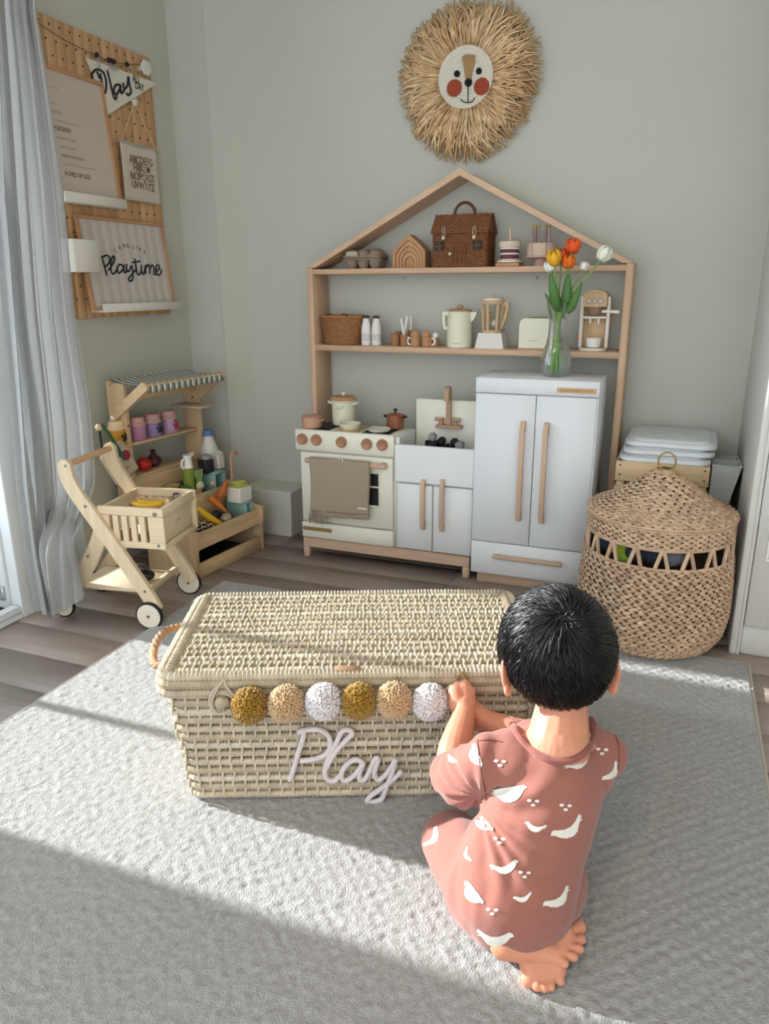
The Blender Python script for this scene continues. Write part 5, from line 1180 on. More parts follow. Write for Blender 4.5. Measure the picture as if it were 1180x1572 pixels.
# ================================================================== woven hamper
hc = Vector((-.010, 2.258, 0)); hm_ = thing('woven_hamper', 'large round water-hyacinth hamper with pointed lid and ring', 'basket', hc)
hw = [mat('hyacinth%d' % i, c, .7, .18, 60, bump=.15, bscale=120) for i, c in enumerate(('c4a588', 'd0b294', 'b4957a', 'caa98a'))]
HR = [(0, .150), (.02, .178), (.06, .203), (.12, .214), (.20, .213), (.28, .207), (.35, .202), (.405, .200)]
def hr(z):
    for (za, ra), (zb, rb) in zip(HR, HR[1:]):
        if z <= zb: return ra+(rb-ra)*(z-za)/(zb-za)
    return HR[-1][1]
leafV = [(-1, 0, 0), (-.45, .9, .55), (.25, .8, .75), (1, .1, .1), (.35, -.75, .55), (-.4, -.6, .45), (0, .05, 1.15)]
def strand(mb, P, T, Nn, L_, w_, h_):
    """one plump leaf-shaped strand: T along, Nn outward"""
    b_ = Nn.cross(T); V = [P+T*(v[0]*L_)+b_*(v[1]*w_)+Nn*(v[2]*h_) for v in leafV]
    mb.add(V, [(0, 1, 6), (1, 2, 6), (2, 3, 6), (3, 4, 6), (4, 5, 6), (5, 0, 6)])
rr = random.Random(5); MBs = [MB() for _ in range(4)]
def ring_weave(z, r, n, tilt, dz, nz, L_=None, ph=0.):
    for i in range(n):
        a = 2*pi*(i+ph)/n; Nn = Vector((cos(a), sin(a), nz)).normalized(); T = Vector((-sin(a), cos(a), 0)); Bz = Nn.cross(T)
        T2 = (T*cos(tilt)+Bz*sin(tilt)).normalized()
        strand(MBs[rr.randrange(4)], Vector((r*cos(a), r*sin(a), z)), T2, Nn, (L_ or 2*pi*r/n*.80)*rr.uniform(.92, 1.08), dz*rr.uniform(.9, 1.1), dz*1.25)
nrow = 18; zt_ = .292; pit = zt_/nrow
for k in range(nrow):
    z = .006+pit*(k+.5)*1.0; r = hr(z)
    for half, ti in ((-.25, .5), (.25, -.5)): ring_weave(z+half*pit, r, 50, ti*.85, pit*.42, 0, .0165, ph=.5*(half > 0)+(.25 if k % 2 else 0))
for k in range(4):       # band above the openings
    z = .352+.0145*(k+.5)
    for half, ti in ((-.25, .5), (.25, -.5)): ring_weave(z+half*.0145, hr(z), 50, ti*.85, .0062, 0, .0165, ph=.5*(half > 0))
for nm, mb in zip(range(4), MBs): stuff(mb.build('braided_wall', hw[nm], hm_, recalc=False, ang=180))
MBs = [MB() for _ in range(4)]
lidprof = lambda u: (.206*(1-u)+.02*u, .414+.118*(u**1.25))
for k in range(15):
    u = (k+.5)/15; r, z = lidprof(u); n_ = max(10, int(2*pi*r/.026))
    for half, ti in ((-.2, .5), (.2, -.5)):
        r2, z2 = lidprof(min(1, u+half/15)); ring_weave(z2, r2, n_, ti*.9, .0068, 1.5, .0165, ph=.5*(half > 0)+rr.random()*.2)
for nm, mb in zip(range(4), MBs): stuff(mb.build('braided_lid', hw[nm], hm_, recalc=False, ang=180))
MB().lathe([(.0, .0), (.146, .0), (.176, .022), (.200, .06), (.210, .12), (.209, .20), (.203, .292), (.197, .292), (.19, .1), (0, .02)], (0, 0, 0), 48).build('wall_core', mat('hyacinth_dark', '8a6d52', .85, .15, 40), hm_)
MB().lathe([(.198, .352), (.1985, .412), (.190, .412), (.190, .352)], (0, 0, 0), 48).build('band_core', mat('hyacinth_dark'), hm_)
MB().lathe([(0, .525)]+[(max(.002, lidprof(1-k/12)[0]-.002), lidprof(1-k/12)[1]-.005) for k in range(13)]+[(.2, .402), (0, .402)], (0, 0, 0), 48).build('lid_core', mat('hyacinth_dark'), hm_)
for z, r, rad in ((.413, .209, .0045), (.405, .206, .004), (.352, .203, .0045), (.296, .206, .0045)):
    MB().tube([(r*cos(2*pi*i/80), r*sin(2*pi*i/80), z) for i in range(80)], rad, 6, closed=True).build('wrapped_hoop', hw[0], hm_)
for i in range(36):      # zigzag struts across the openings
    a0_ = 2*pi*i/36; a1_ = a0_+(.075 if i % 2 else -.075)*1.0
    MB().tube([(.205*cos(a0_+d), .205*sin(a0_+d), .296) for d in (0,)]+[(.2045*cos((a0_+a1_)/2), .2045*sin((a0_+a1_)/2), .324), (.203*cos(a1_), .203*sin(a1_), .352)], .0058, 6).build('zigzag_strut', hw[i % 4], hm_)
MB().tube([(.024*cos(2*pi*i/30)+.002, .012*sin(2*pi*i/30), .558+.024*sin(2*pi*i/30)) for i in range(30)], .0028, 8, closed=True).build('ring_pull', mat('brass_wire', 'a88a4c', .4, .1, metal=.5), hm_)
MB().tube(smooth_path([(-.04, -.01, .520), (-.025, -.012, .533), (0, -.012, .536), (.025, -.012, .533), (.04, -.01, .520)]), .003, 6).build('ring_base', mat('brass_wire'), hm_)
tcol = [('8fa52b', 'bright green'), ('2a3444', 'navy blue'), ('9c3b4a', 'red'), ('31323a', 'charcoal'), ('7f9a26', 'leaf green'), ('232833', 'dark blue'), ('6b6f76', 'grey')]
for i, (a_, z_) in enumerate(((-2.05, .32), (-2.45, .318), (-2.85, .322), (-1.72, .318), (-1.95, .30), (-1.40, .322), (-1.1, .32))):
    o = MB().ell((0, 0, 0), (.034, .030, .030), 16, 10, f=lambda d: 1+.12*noise.noise(d*3)).build('soft_toy', mat('hampertoy%d' % i, tcol[i][0], .8, .15, 60)); o.location = hc+Vector((.150*cos(a_-.2), .150*sin(a_-.2), z_)); tag(o, tcol[i][1]+' soft toy showing through the hamper openings', 'soft toy')
# ================================================================== woven chest (local: x along the front, y to the back)
KA = radians(22.5); ko = Vector((-.91, 1.058, .013)); KE = Vector((cos(KA), sin(KA), 0)); KN = Vector((-sin(KA), cos(KA), 0))
KM = Matrix(((KE.x, KN.x, 0, ko.x), (KE.y, KN.y, 0, ko.y), (0, 0, 1, ko.z), (0, 0, 0, 1)))
def kl(px, py, y=0.):
    d = ray(px, py); t = ((ko-CAM).dot(KN)+y)/d.dot(KN); P = CAM+d*t-ko; return Vector((P.dot(KE), P.dot(KN), P.z))
ch = thing('woven_chest', 'large rectangular palm-leaf chest with lid on the rug', 'chest', ko, KA)
pm_ = [mat('palm%d' % i, c, .75, .16, 35, bump=.15, bscale=200) for i, c in enumerate(('b9ab93', 'af9f86', 'c2b69f', 'a99a80'))]
LX, LY_, LZt = .782, .415, .287
rr = random.Random(8)
def coil_path(x0, x1, y0, y1, z, r, step=.0028):
    pts = rrect(x0, x1, y0, y1, r, 8); P = [Vector((x, y, z)) for x, y in pts]; out = []
    n_ = len(P)
    for i in range(n_):
        a, b = P[i], P[(i+1) % n_]; k_ = max(1, int((b-a).length/step))
        for j in range(k_): out.append(a+(b-a)*(j/k_))
    return out
def coil(name, path, r, m, parent, closed=True, flat=1., per=3, amp=.075, up=None, wav=.0012):
    ph = rr.random()*9; n_ = len(path)
    R_ = [r*(1+amp*(1, .1, -1.)[i % 3])*(1+.05*rr.uniform(-1, 1)) for i in range(n_)]
    P = [p+Vector((0, 0, wav*noise.noise((p.x*9+ph, p.y*9, p.z*30)))) for p in path]
    return MB().tube(P, R_, 7, closed, flat, up).build(name, m, parent, recalc=False, ang=30)
NR = 13; z0_, z1_ = .012, .252; dz = (z1_-z0_)/(NR-1)
for k in range(NR):
    u = k/(NR-1); z = z0_+(z1_-z0_)*u
    x0 = .046*(1-u)+.016*u; x1 = LX-.05*(1-u)-.016*u; y0 = .006+.004*(1-u); y1 = LY_-.010
    r_ = (.0080 if k in (2, 4, 5, 6, 8) else .0090)
    coil('coil_row', coil_path(x0, x1, y0, y1, z, .03), r_, pm_[k % 4], ch, flat=.95, up=(0, 0, 1) if False else None)
# dark block inside; the shade between coil rows is put into its colour
V0 = MB().add([(.055, .016, .004), (LX-.06, .016, .004), (LX-.06, LY_-.02, .004), (.055, LY_-.02, .004), (.026, .016, .262), (LX-.026, .016, .262), (LX-.026, LY_-.02, .262), (.026, LY_-.02, .262)], [(0, 3, 2, 1), (4, 5, 6, 7), (0, 1, 5, 4), (1, 2, 6, 5), (2, 3, 7, 6), (3, 0, 4, 7)]); V0.build('inner_shade_block', mat('chest_gap_shade', '241a12', .95, .2, 30), ch, smooth=False)
# binding stitches between the rows
sb = MB()
for k in range(NR-1):
    u = (k+.5)/(NR-1); z = z0_+(z1_-z0_)*u; xa, xb = .05*(1-u)+.02*u, LX-.055*(1-u)-.02*u; x = xa+rr.random()*.012
    while x < xb:
        sb.box((x-.0022, -.0015+.003*(1-u), z-.0085), (x+.0022, .008, z+.0085), .001); x += .024+rr.uniform(-.003, .003)
    y = .02
    while y < LY_-.02: sb.box((xa-.006, y-.003, z-.0075), (xa+.002, y+.003, z+.0075), .001); y += .0165
stuff(sb.build('binding_stitch', pm_[2], ch, ang=60))
# lid: rim coils, rows across the top
for k, (z, ins, r_) in enumerate(((.258, .0, .0105), (.277, .0, .0105))):
    coil('lid_rim', coil_path(ins, LX-ins, ins, LY_-ins, z, .035), r_, pm_[(k*2+1) % 4], ch, flat=.8)
coil('lid_edge_braid', coil_path(.006, LX-.006, .006, LY_-.006, .2905, .034), .0105, pm_[2], ch, flat=1., amp=.22)
NL = 15
for k in range(NL):
    y = .026+(LY_-.052)*k/(NL-1); n_ = int((LX-.068)/.0030); ph = rr.random()*5
    path = [Vector((.034+(LX-.068)*i/n_, y+.0022*noise.noise((i*.02, k*3, 1)), .288+.0022*noise.noise((i*.015, k, 4))+.004*sin(pi*k/(NL-1))*sin(pi*i/n_))) for i in range(n_+1)]
    coil('lid_row', path, .0110, pm_[(k*3) % 4], ch, closed=False, amp=.06)
sb = MB()
for k in range(NL-1):
    y = .026+(LY_-.052)*(k+.5)/(NL-1); x = .04+rr.random()*.014
    while x < LX-.04:
        sb.tube([(x-.003, y-.0105, .2962), (x, y, .2985), (x+.003, y+.0105, .2962)], [.0022, .0028, .0022], 6); x += .0165+rr.uniform(-.003, .003)
stuff(sb.build('lid_stitch', pm_[2], ch, ang=60))
B((.012, .012, .266), (LX-.012, LY_-.012, .2805), 'lid_shade_slab', mat('chest_gap_shade'), ch)  # dark slab under the lid rows, coloured as the shade in their gaps
eb_ = MB()
for side in (0, 1):
    for i in range(34):
        y = .02+(LY_-.04)*i/33; x = .021 if side == 0 else LX-.021
        eb_.tube([(x-.015, y-.004, .292), (x, y, .300), (x+.015, y+.004, .292)], [.003, .0065, .003], 6)
stuff(eb_.build('end_binding', pm_[1], ch, ang=60))
# leather tag, handle, toggle, cord loop
q = kl(533, 1008, .012); B((q.x-.026, .004, .2975), (q.x+.026, .022, .3035), 'leather_tag', mat('leather', '9a7a5c', .6, .1, 40), ch, .001)
hp = [Vector((-.004, .10, .265)), Vector((-.030, .11, .262)), Vector((-.046, .145, .268)), Vector((-.050, .20, .278)), Vector((-.042, .25, .276)), Vector((-.022, .285, .268)), Vector((-.002, .295, .262))]
P_ = smooth_path(hp, 8)
for s_ in range(3):
    MB().tube([p+Vector((.0045*cos(i*.75+s_*2.1), 0, .0045*sin(i*.75+s_*2.1))) for i, p in enumerate(P_)], .0055, 7).build('handle_strand', mat('handle_rope', 'b48a68', .75, .15, 60), ch)
q = kl(340, 1080, -.016)
tg_ = MB().ell((q.x, -.014, q.z), (.016, .012, .014), 16, 10, f=lambda d: 1+.10*sin(d.z*22+d.x*9)).build('toggle_knot', pm_[1], ch)
for s_ in (0, 1):
    MB().tube(smooth_path([(q.x+.006, -.004, q.z+.048), (q.x-.012-.006*s_, -.012, q.z+.022), (q.x-.020-.004*s_, -.014, q.z-.004), (q.x-.006, -.016, q.z-.022), (q.x+.018, -.015, q.z-.014), (q.x+.026+.004*s_, -.012, q.z+.006), (q.x+.012, -.010, q.z+.032), (q.x+.006, -.004, q.z+.048)], 6), .0028, 6).build('cord_loop', pm_[0], tg_)
# rope lettering
wr_ = mat('cord_white', 'cfc6c4', .85, .04, 80, bump=.3, bscale=400)
def scw(p): q = kl(420+p[0]*.322, 1010+p[1]*.322, -.010); return Vector((q.x, -.009, q.z))
for st_ in ([(76, 584), (95, 528), (118, 450), (142, 372), (132, 352), (112, 356)], [(112, 356), (150, 346), (212, 343), (256, 366), (270, 410), (254, 455), (200, 482), (126, 492)],
            [(240, 545), (292, 452), (346, 392), (374, 362), (358, 345), (325, 352), (300, 402), (264, 472), (244, 540), (256, 580), (288, 586), (318, 560)],
            [(424, 500), (392, 486), (352, 506), (324, 548), (330, 584), (362, 578), (404, 538), (428, 498), (408, 556), (416, 584), (440, 572), (462, 528), (484, 482), (498, 488), (480, 548), (496, 582), (530, 562), (562, 520), (584, 480)],
            [(584, 480), (566, 545), (540, 612), (515, 672), (470, 688), (446, 684), (466, 656), (524, 616), (570, 580), (612, 540)]):
    MB().tube(smooth_path([scw(p) for p in st_], 6), .0056, 8).build('rope_letter', wr_, ch)
# ================================================================== pompom garland
gl = thing('pompom_garland', 'garland of six wool pompoms in mustard, beige and white on the chest', 'garland', ko, KA)
pc = [('b5892c', '8d6a1c'), ('d9b78c', 'c49f74'), ('efe9e6', 'dcd6d4')]
pomx = ((384, 1081), (440, 1078), (497, 1075), (551, 1074.5), (605, 1073), (660, 1076)); pr_ = .0365; cen = []
for i, (px, py) in enumerate(pomx):
    q = kl(px, py, -.03); c_ = Vector((q.x, -.034, q.z)); cen.append(c_); mb = MB()
    mb.ell(c_, pr_*.80, 20, 14)
    rg = random.Random(20+i)
    for k in range(1500):
        zz = rg.uniform(-1, 1); a = rg.uniform(0, 2*pi); d = Vector((sqrt(1-zz*zz)*cos(a), sqrt(1-zz*zz)*sin(a), zz)); d2 = (d+Vector((rg.gauss(0, .09), rg.gauss(0, .09), rg.gauss(0, .09)))).normalized()
        L_ = pr_*rg.uniform(.93, 1.06); t1 = d.orthogonal().normalized(); t2 = d.cross(t1); w_ = .0021
        b0_ = c_+d*pr_*.68; e_ = c_+d2*L_
        mb.add([b0_+t1*w_*.6, b0_-t1*w_*.3+t2*w_*.5, b0_-t1*w_*.3-t2*w_*.5, e_+t1*w_, e_-t1*w_*.5+t2*w_*.87, e_-t1*w_*.5-t2*w_*.87], [(0, 1, 4, 3), (1, 2, 5, 4), (2, 0, 3, 5), (3, 4, 5)])
    mb.build('pompom', mat('wool%d' % (i % 3), pc[i % 3][0], .95, .0, 300, col2=pc[i % 3][1], sheen=.4, spec=.1), gl, recalc=False, ang=180)
MB().tube(smooth_path([cen[0]+Vector((-.05, .026, .01))]+[c_+Vector((0, .0, .0)) for c_ in cen]+[cen[-1]+Vector((.042, .016, .03))], 4), .0016, 6).build('thread', mat('string_cream'), gl)
# ================================================================== the child, kneeling with the back to the camera
def rcone(mb, a, ra, b, rb, n=16):
    a, b = Vector(a), Vector(b); d = b-a; L = d.length; t = d/L if L > 1e-6 else Vector((0, 0, 1))
    pts, rad = [], []
    for k in range(6): an = pi/2*k/6; pts.append(a-t*ra*cos(an)); rad.append(max(ra*sin(an), ra*.02))
    pts.append(a); rad.append(ra); pts.append(b); rad.append(rb)
    for k in range(1, 7): an = pi/2*k/6; pts.append(b+t*rb*sin(an)); rad.append(max(rb*cos(an), rb*.02))
    return mb.tube(pts, rad, n)
def remesh(mb, voxel, it, fac=.5):
    me = bpy.data.meshes.new('tmp'); me.from_pydata(mb.V, [], mb.F)
    b = bmesh.new(); b.from_mesh(me); bmesh.ops.recalc_face_normals(b, faces=b.faces); b.to_mesh(me); b.free()
    o = bpy.data.objects.new('tmp', me); COL.objects.link(o)
    r = o.modifiers.new('r', 'REMESH'); r.mode = 'VOXEL'; r.voxel_size = voxel
    if it: s = o.modifiers.new('s', 'SMOOTH'); s.factor = fac; s.iterations = it
    bpy.context.view_layer.update()
    res = bpy.data.meshes.new_from_object(o.evaluated_get(bpy.context.evaluated_depsgraph_get()))
    bpy.data.objects.remove(o); bpy.data.meshes.remove(me)
    res.polygons.foreach_set('use_smooth', [True]*len(res.polygons)); return res
CR = Vector((.924, .383, 0)); CF = Vector((-.383, .924, 0))     # child's right and facing direction
pit_ = radians(24); HF = (CF*cos(pit_)-Vector((0, 0, 1))*sin(pit_)).normalized(); HU = (Vector((0, 0, 1))*cos(pit_)+CF*sin(pit_)).normalized(); HRt = CR
roll_ = radians(-4)
HC = dep(854, 998, 1.235)
def hd(r, f, u): return HC+HRt*r+HF*f+HU*u
neckT, neckB = dep(862, 1085, 1.225), dep(856, 1142, 1.212)
shL, shR = dep(748, 1168, 1.225), dep(930, 1160, 1.255)
elL, wrL, hdL = dep(690, 1192, 1.335), dep(712, 1097, 1.430), dep(707, 1068, 1.458)
elR, wrR, hdR = dep(852, 1150, 1.375), dep(752, 1108, 1.440), dep(733, 1098, 1.452)
chest_, mid_, bum_ = dep(842, 1200, 1.235), dep(815, 1282, 1.225), dep(788, 1362, 1.220)
hipL, hipR = dep(752, 1358, 1.245), dep(826, 1352, 1.255)
knL, knR = dep(692, 1292, 1.365), dep(805, 1290, 1.40)
anL, anR = dep(780, 1432, 1.195), dep(800, 1425, 1.185)
# ---------------- body (one continuous skin)
bd = MB()
bd.ell((0, 0, 0), (1, 1, 1), 4, 3) if False else None
Mh = Matrix(((HRt.x, HF.x, HU.x, HC.x), (HRt.y, HF.y, HU.y, HC.y), (HRt.z, HF.z, HU.z, HC.z), (0, 0, 0, 1)))
hb = MB(Mh); hb.ell((0, -.002, .010), (.080, .089, .086), 28, 20); hb.ell((0, .030, -.045), (.062, .052, .055), 24, 16); hb.ell((0, .055, -.078), (.030, .024, .022), 16, 10)   # cranium, jaw, chin
hb.ell((0, .088, -.028), (.011, .013, .012), 12, 8); hb.tube([(0, .080, .0), (0, .090, -.022)], [.005, .009], 10)                                    # nose
hb.tube([(-.018, .080, -.056), (0, .086, -.054), (.018, .080, -.056)], [.003, .0055, .003], 8); hb.tube([(-.015, .079, -.063), (0, .085, -.064), (.015, .079, -.063)], [.003, .0055, .003], 8)   # lips
for s in (-1, 1):
    hb.tube([(s*.020, .079, .016), (s*.036, .074, .019), (s*.050, .062, .014)], .0055, 8)      # brow
    hb.ell((s*.040, .062, -.035), (.022, .018, .020), 14, 10)                                # cheeks
    E0 = Matrix.Translation((s*.080, -.008, -.036)) @ Matrix.Rotation(radians(s*28), 4, 'Z') @ Matrix.Rotation(radians(-12), 4, 'X')
    eb = MB(Mh @ E0); eb.ell((s*.006, -.004, .006), (.0055, .021, .032), 16, 12); eb.ell((s*.003, -.002, -.026), (.0055, .012, .012), 12, 8); bd.V, bd.F = bd.V+eb.V, bd.F+[tuple(i+len(bd.V) for i in f) for f in eb.F]
n0 = len(bd.V); bd.V += hb.V; bd.F += [tuple(i+n0 for i in f) for f in hb.F]
rcone(bd, neckT, .042, neckB, .052); rcone(bd, dep(835, 1146, 1.224), .036, dep(882, 1144, 1.232), .034); rcone(bd, neckB, .052, chest_, .072); rcone(bd, chest_, .075, mid_, .078); rcone(bd, mid_, .078, bum_, .082)
rcone(bd, dep(830, 1150, 1.225), .034, shL, .034); rcone(bd, dep(880, 1150, 1.235), .034, shR, .034)
rcone(bd, shL, .034, elL, .030); rcone(bd, elL, .0305, dep(698, 1150, 1.375), .0315); rcone(bd, dep(698, 1150, 1.375), .0315, wrL, .0225)
rcone(bd, shR, .034, elR, .030); rcone(bd, elR, .030, dep(805, 1128, 1.41), .0285); rcone(bd, dep(805, 1128, 1.41), .0285, wrR, .021)
for a, k, f_ in ((hipL, knL, anL), (hipR, knR, anR)): rcone(bd, a, .058, k, .043); rcone(bd, k, .042, f_, .030)
# left hand: fist closed on the loop
rcone(bd, wrL, .0215, dep(711, 1082, 1.446), .0215); rcone(bd, dep(716, 1080, 1.446), .0185, dep(713, 1060, 1.458), .0165); rcone(bd, dep(703, 1080, 1.447), .0185, dep(700, 1062, 1.456), .0165)
for px, py, r in ((704, 1055, .0088), (697, 1061, .0088), (692, 1070, .0085), (691, 1081, .0075)):
    k0 = dep(px+4, py+4, 1.452); k1 = dep(px-2, py-2, 1.468); k2 = dep(px+4, py-5 if py < 1062 else py-2, 1.481); k3 = dep(px+10, py-3 if py < 1062 else py+1, 1.478)
    rcone(bd, k0, r*1.1, k1, r*1.05, 10); rcone(bd, k1, r*1.05, k2, r*.95, 10); rcone(bd, k2, r*.95, k3, r*.85, 10)
rcone(bd, dep(722, 1080, 1.448), .0115, dep(722, 1062, 1.456), .0100, 10); rcone(bd, dep(722, 1062, 1.456), .0098, dep(714, 1049, 1.470), .0085, 10)
# right hand behind it
rcone(bd, wrR, .020, hdR, .0205); rcone(bd, dep(740, 1112, 1.448), .016, dep(726, 1106, 1.458), .0155)
for px, py, r in ((722, 1088, .0085), (719, 1096, .0085), (719, 1104, .0082), (722, 1112, .0075)):
    k0 = dep(px+8, py+1, 1.458); k1 = dep(px-3, py, 1.470); k2 = dep(px-6, py, 1.484); rcone(bd, k0, r*1.05, k1, r, 10); rcone(bd, k1, r, k2, r*.9, 10)
rcone(bd, dep(740, 1092, 1.450), .0105, dep(728, 1080, 1.468), .0085, 10)
# feet: upper one sole up with toes to the right, lower one toes towards the camera
F1 = [at(776, 1446, Z=.068), at(862, 1436, Z=.060), at(854, 1466, Z=.052)]
rcone(bd, anR, .030, F1[0], .027); rcone(bd, F1[0], .0265, F1[1], .0195); rcone(bd, F1[0], .0265, F1[2], .0175); rcone(bd, F1[1], .0195, F1[2], .0175); rcone(bd, at(800, 1456, Z=.058), .0215, F1[2], .017)
for (a, b, r) in (((866, 1436), (885, 1425), .0118), ((868, 1448), (888, 1443), .0082), ((866, 1455), (885, 1456), .0080), ((861, 1463), (877, 1468), .0078), ((853, 1469), (864, 1477), .0076)):
    rcone(bd, at(*a, Z=.058), r*.72, at(*b, Z=.056)+(at(*b, Z=.056)-at(*a, Z=.058))*.18, r*.98, 12)
F2 = [at(812, 1444, Z=.042), at(815, 1488, Z=.034), at(852, 1486, Z=.034)]
rcone(bd, anL, .028, F2[0], .025); rcone(bd, F2[0], .025, F2[1], .0175); rcone(bd, F2[0], .025, F2[2], .0175); rcone(bd, F2[1], .0175, F2[2], .0175)
for (a, b, r) in (((814, 1492), (811, 1502), .0118), ((826, 1498), (824, 1511), .0076), ((835, 1499), (835, 1513), .0074), ((844, 1498), (845, 1511), .0072), ((853, 1493), (858, 1503), .0078)):
    rcone(bd, at(*a, Z=.030), r*.72, at(*b, Z=.026)+(at(*b, Z=.026)-at(*a, Z=.030))*.25, r, 12)
me = remesh(bd, .0021, 2)
skin = mat('skin', 'cd8d71', .5, .06, 30, sss=.4, spec=.35)
me.materials.clear(); me.materials.append(skin); me.name = 'person'
person = bpy.data.objects.new('person', me); COL.objects.link(person)
tag(person, 'small child with short black hair kneeling in a pink bird-print romper, seen from behind', 'person')
for s in (-1, 1):
    q = hd(s*.032, .079, -.002); ey = MB().ell(q, .0105, 16, 12).build('eye', mat('eye_white', 'e8e4de', .3, 0), person)
    MB().ell(q+HF*.0075, (.005, .005, .005), 12, 8).build('iris', mat('iris_dark', '1c120d', .25, 0), ey)
# ---------------- romper
rb = MB()
rcone(rb, dep(843, 1178, 1.238), .075, chest_, .090, 24); rcone(rb, chest_, .090, mid_, .094, 24); rcone(rb, mid_, .094, bum_, .102, 24)
rcone(rb, dep(800, 1180, 1.228), .058, dep(893, 1180, 1.245), .056, 20)
rcone(rb, dep(830, 1168, 1.230), .046, dep(752, 1166, 1.230), .044, 20); rcone(rb, dep(880, 1166, 1.240), .046, dep(922, 1163, 1.255), .042, 20)
rcone(rb, dep(752, 1172, 1.232), .046, dep(712, 1192, 1.310), .051, 20); rcone(rb, dep(712, 1194, 1.310), .051, dep(694, 1188, 1.338), .042, 20)
rcone(rb, dep(922, 1165, 1.255), .040, dep(880, 1160, 1.355), .042, 20); rcone(rb, dep(880, 1160, 1.355), .042, elR, .038, 20)
rcone(rb, hipL, .082, knL, .056, 24); rcone(rb, hipR, .082, knR, .058, 24); rcone(rb, knL, .054, dep(760, 1400, 1.215), .046, 20); rcone(rb, knR, .054, dep(812, 1388, 1.215), .048, 20)
rcone(rb, dep(752, 1384, 1.215), .062, dep(832, 1362, 1.225), .060, 20)
rcone(rb, dep(800, 1150, 1.236), .036, dep(756, 1160, 1.234), .040, 20); rcone(rb, dep(905, 1146, 1.250), .036, dep(932, 1158, 1.258), .036, 20)
rcone(rb, dep(815, 1140, 1.275), .040, dep(895, 1140, 1.285), .038, 20)
rm_ = remesh(rb, .004, 7)
# cloth folds: gentle pulls from the underarm and along the hip
arm0 = dep(738, 1240, 1.2); rm_.update()
nv = [v.normal.copy() for v in rm_.vertices]
for v, nn in zip(rm_.vertices, nv):
    p = v.co; d = p-arm0; an = math.atan2(d.z, d.dot(CR)); rr_ = d.length
    f = .0022*noise.noise((p.x*16, p.y*16, p.z*9))+.0012*noise.noise((p.x*42, p.y*42, p.z*22))
    f += .0030*sin(an*13+2*noise.noise(p*14))*math.exp(-((rr_-.07)/.07)**2)
    v.co = p+nn*f
rm_.materials.clear(); rm_.name = 'romper'
rm_.materials.append(mat('romper_pink', '976155', .9, .04, 30, bump=.2, bscale=900, sheen=.25, spec=.15))
romper = bpy.data.objects.new('romper', rm_); COL.objects.link(romper); romper.parent = person
bvh = BVHTree.FromPolygons([v.co for v in rm_.vertices], [tuple(p.vertices) for p in rm_.polygons])
bvb = BVHTree.FromPolygons([v.co for v in me.vertices], [tuple(p.vertices) for p in me.polygons])
def hit(px, py, lift=.0008, tree=None):
    d = ray(px, py).normalized(); h = (tree or bvh).ray_cast(CAM, d)
    return (h[0]-d*lift) if h[0] is not None else None
def decal(poly, name, m, parent):
    b = bmesh.new(); vs_ = [b.verts.new((x, y, 0)) for x, y in poly]; b.faces.new(vs_); bmesh.ops.triangulate(b, faces=b.faces[:]); bmesh.ops.subdivide_edges(b, edges=b.edges[:], cuts=2, use_grid_fill=True)
    V, F, ix, ok = [], [], {}, True
    for v in b.verts:
        h = hit(v.co.x, v.co.y, .0012)
        if h is not None: ix[v] = len(V); V.append(h)
    F = [tuple(ix[v] for v in f.verts) for f in b.faces if all(v in ix for v in f.verts)]
    b.free()
    if F: return MB().add(V, F).build(name, m, parent, recalc=False, ang=180)
birdo = [(-.5, .20), (-.30, .10), (-.1, .05), (.1, .09), (.28, .2), (.38, .28), (.47, .27), (.55, .2), (.45, .13), (.36, -.02), (.22, -.15), (.02, -.22), (-.16, -.18), (-.30, -.06), (-.38, .0), (-.52, .02), (-.42, .06), (-.55, .10), (-.43, .12)]
bm_ = mat('print_cream', 'dcd7cc', .9, .03, 60)
for x, y, L_, rot, fl in ((888, 1170, 46, -28, 1), (940, 1186, 34, -58, -1), (781, 1221, 52, -4, 1), (822, 1271, 32, 4, -1), (874, 1274, 52, -38, -1), (774, 1333, 42, -5, 1), (738, 1263, 38, 55, 1), (722, 1373, 42, 58, 1), (803, 1379, 28, -22, -1), (858, 1381, 46, -42, -1), (758, 1442, 54, 12, 1), (664, 1287, 34, -50, 1), (727, 1160, 36, 78, 1), (692, 1166, 18, 50, 1), (716, 1312, 22, 80, 1)):
    a = radians(rot); poly = [(x+(u*fl*cos(a)+v*sin(a))*L_, y+(u*fl*sin(a)-v*cos(a))*L_) for u, v in birdo]
    if fl < 0: poly = poly[::-1]
    decal(poly, 'bird_print', bm_, romper)
for x, y in ((767, 1170), (818, 1231), (868, 1238), (766, 1289), (805, 1341), (755, 1398), (924, 1152)):
    for dx, dy in ((-6, -2), (6, -1), (0, 5)): decal([(x+dx+3.6*cos(t), y+dy+2.4*sin(t)) for t in [pi*k/5 for k in range(10)]], 'dot_print', bm_, romper)
sm_ = mat('seam_brown', '6f453c', .9, 0)
for pl_ in ([(733, 1136), (735, 1160), (739, 1190), (745, 1215), (745, 1232)], [(944, 1128), (949, 1145), (950, 1165), (947, 1182)], [(735, 1137), (755, 1136), (770, 1139)]):
    pts = [hit(*p[:2], .0006) for p in [(v.x, v.y) for v in smooth_path([(a, b, 0) for a, b in pl_], 5)]]
    pts = [p for p in pts if p is not None]
    if len(pts) > 2: MB().tube(pts, .0011, 5).build('seam', sm_, romper)
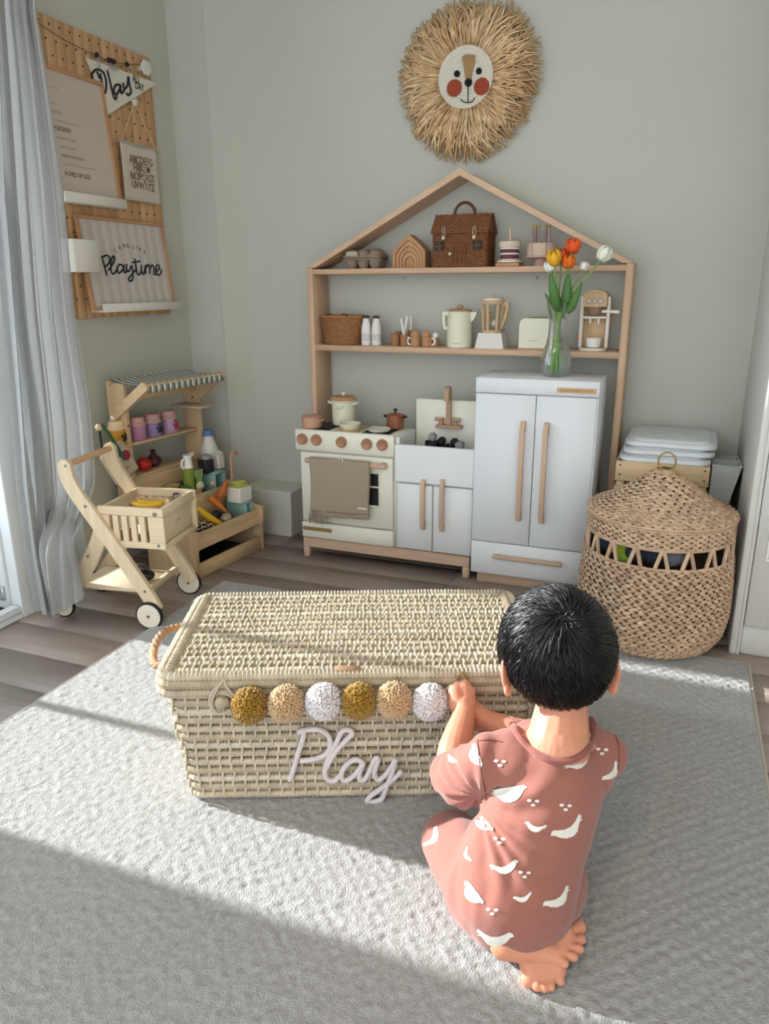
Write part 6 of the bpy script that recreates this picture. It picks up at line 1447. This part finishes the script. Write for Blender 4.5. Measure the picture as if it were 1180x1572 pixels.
# rib collar around the nape
col_ = []
cpx = [(786, 1112), (796, 1130), (812, 1148), (834, 1162), (858, 1169), (882, 1165), (900, 1152), (911, 1132), (913, 1112)]
for v in smooth_path([(a, b, 0) for a, b in cpx], 5):
    h1 = hit(v.x, v.y, .001); h2 = hit(v.x, v.y, .001, bvb); c = [h for h in (h1, h2) if h is not None]
    if c: col_.append(min(c, key=lambda q: (q-CAM).length))
if col_:
    a, b = col_[0], col_[-1]; mid = (a+b)/2+CF*.06-Vector((0, 0, .035))
    loop = col_+smooth_path([b+CF*.02, mid+CR*.035, mid-CR*.035, a+CF*.02], 4)
    MB().tube(loop, .0062, 8, closed=True).build('rib_collar', mat('romper_rib', '8a5248', .9, .05, 200, sheen=.2), romper)
# ---------------- hair
hr_ = random.Random(17); HRAD = Vector((.0925, .100, .101))
def hp_(d, lift=0.): return hd(d.x*(HRAD.x+lift), -.003+d.y*(HRAD.y+lift), .005+d.z*(HRAD.z+lift))
def hairy(d):
    x, y, z = d
    if y > .12: return z > .10+.75*(y-.12)
    return z > -.97+.45*max(0, (y+.35)) + (.50*max(0, abs(x)-.45) if y > -.75 else .3*max(0, abs(x)-.5)) and not (abs(x) > .80 and -.30 < y < .12 and z < -.02)
hm2 = MB(); V, F, N, M3 = [], [], 48, 32
for k in range(M3+1):
    t = -pi/2+pi*k/M3
    for i in range(N):
        a = 2*pi*i/N; d = Vector((cos(t)*cos(a), cos(t)*sin(a), sin(t))); V.append(hp_(d, -.004 if not hairy(d) else 0.))
dirs = [(cos(-pi/2+pi*k/M3)*cos(2*pi*i/N), cos(-pi/2+pi*k/M3)*sin(2*pi*i/N), sin(-pi/2+pi*k/M3)) for k in range(M3+1) for i in range(N)]
for k in range(M3):
    for i in range(N):
        q = (k*N+i, k*N+(i+1) % N, (k+1)*N+(i+1) % N, (k+1)*N+i)
        if all(hairy(dirs[j]) for j in q): F.append(q)
hm2.add(V, F)
wq = dep(868, 940, 1.15)-hd(0, -.003, .010); whorl = Vector((wq.dot(HRt)/HRAD.x, wq.dot(HF)/HRAD.y, wq.dot(HU)/HRAD.z)).normalized()
cnt = 0
while cnt < 6500:
    z = hr_.uniform(-1, 1); a = hr_.uniform(0, 2*pi); d = Vector((sqrt(1-z*z)*cos(a), sqrt(1-z*z)*sin(a), z))
    if not hairy(d): continue
    cnt += 1
    away = d-whorl*d.dot(whorl); away = away.normalized() if away.length > .02 else Vector((1, 0, 0))
    tang = (away-d*away.dot(d)); tang = tang.normalized() if tang.length > 1e-3 else d.orthogonal().normalized()
    swirl = d.cross(tang); g_ = noise.noise(d*3.2)*.7+hr_.gauss(0, .16)+.35
    tang = (tang*cos(g_)+swirl*sin(g_)).normalized()
    L_ = hr_.uniform(.30, .52)*(1 if d.z > -.2 else .6); lift = hr_.uniform(.0008, .0045); pts = []
    for k in range(5):
        u = k/4; e = (d*cos(L_*u)+tang*sin(L_*u)).normalized(); pts.append(hp_(e, lift*(.2+1.1*u)+.001*sin(u*3+cnt)))
    hm2.tube(pts, [.0011, .0012, .0011, .0009, .0003], 3)
hm2.build('hair', mat('hair_black', '0a090b', .42, .1, 30, spec=.45), person, recalc=False, ang=180)
# small metal loop on the chest that the child pulls
q0 = dep(710, 1046, 1.475)
lp_ = MB().tube([q0+CR*(.009*cos(2*pi*i/20))+Vector((0, 0, 1))*(.012*sin(2*pi*i/20)+.004)+CF*(.006) for i in range(20)], .0022, 7, closed=True).build('closure_loop', mat('brass_wire'), None)
lp_.data.transform(Matrix.LocRotScale(ko, Matrix.Rotation(KA, 3, 'Z'), None).inverted()); lp_.parent = ch
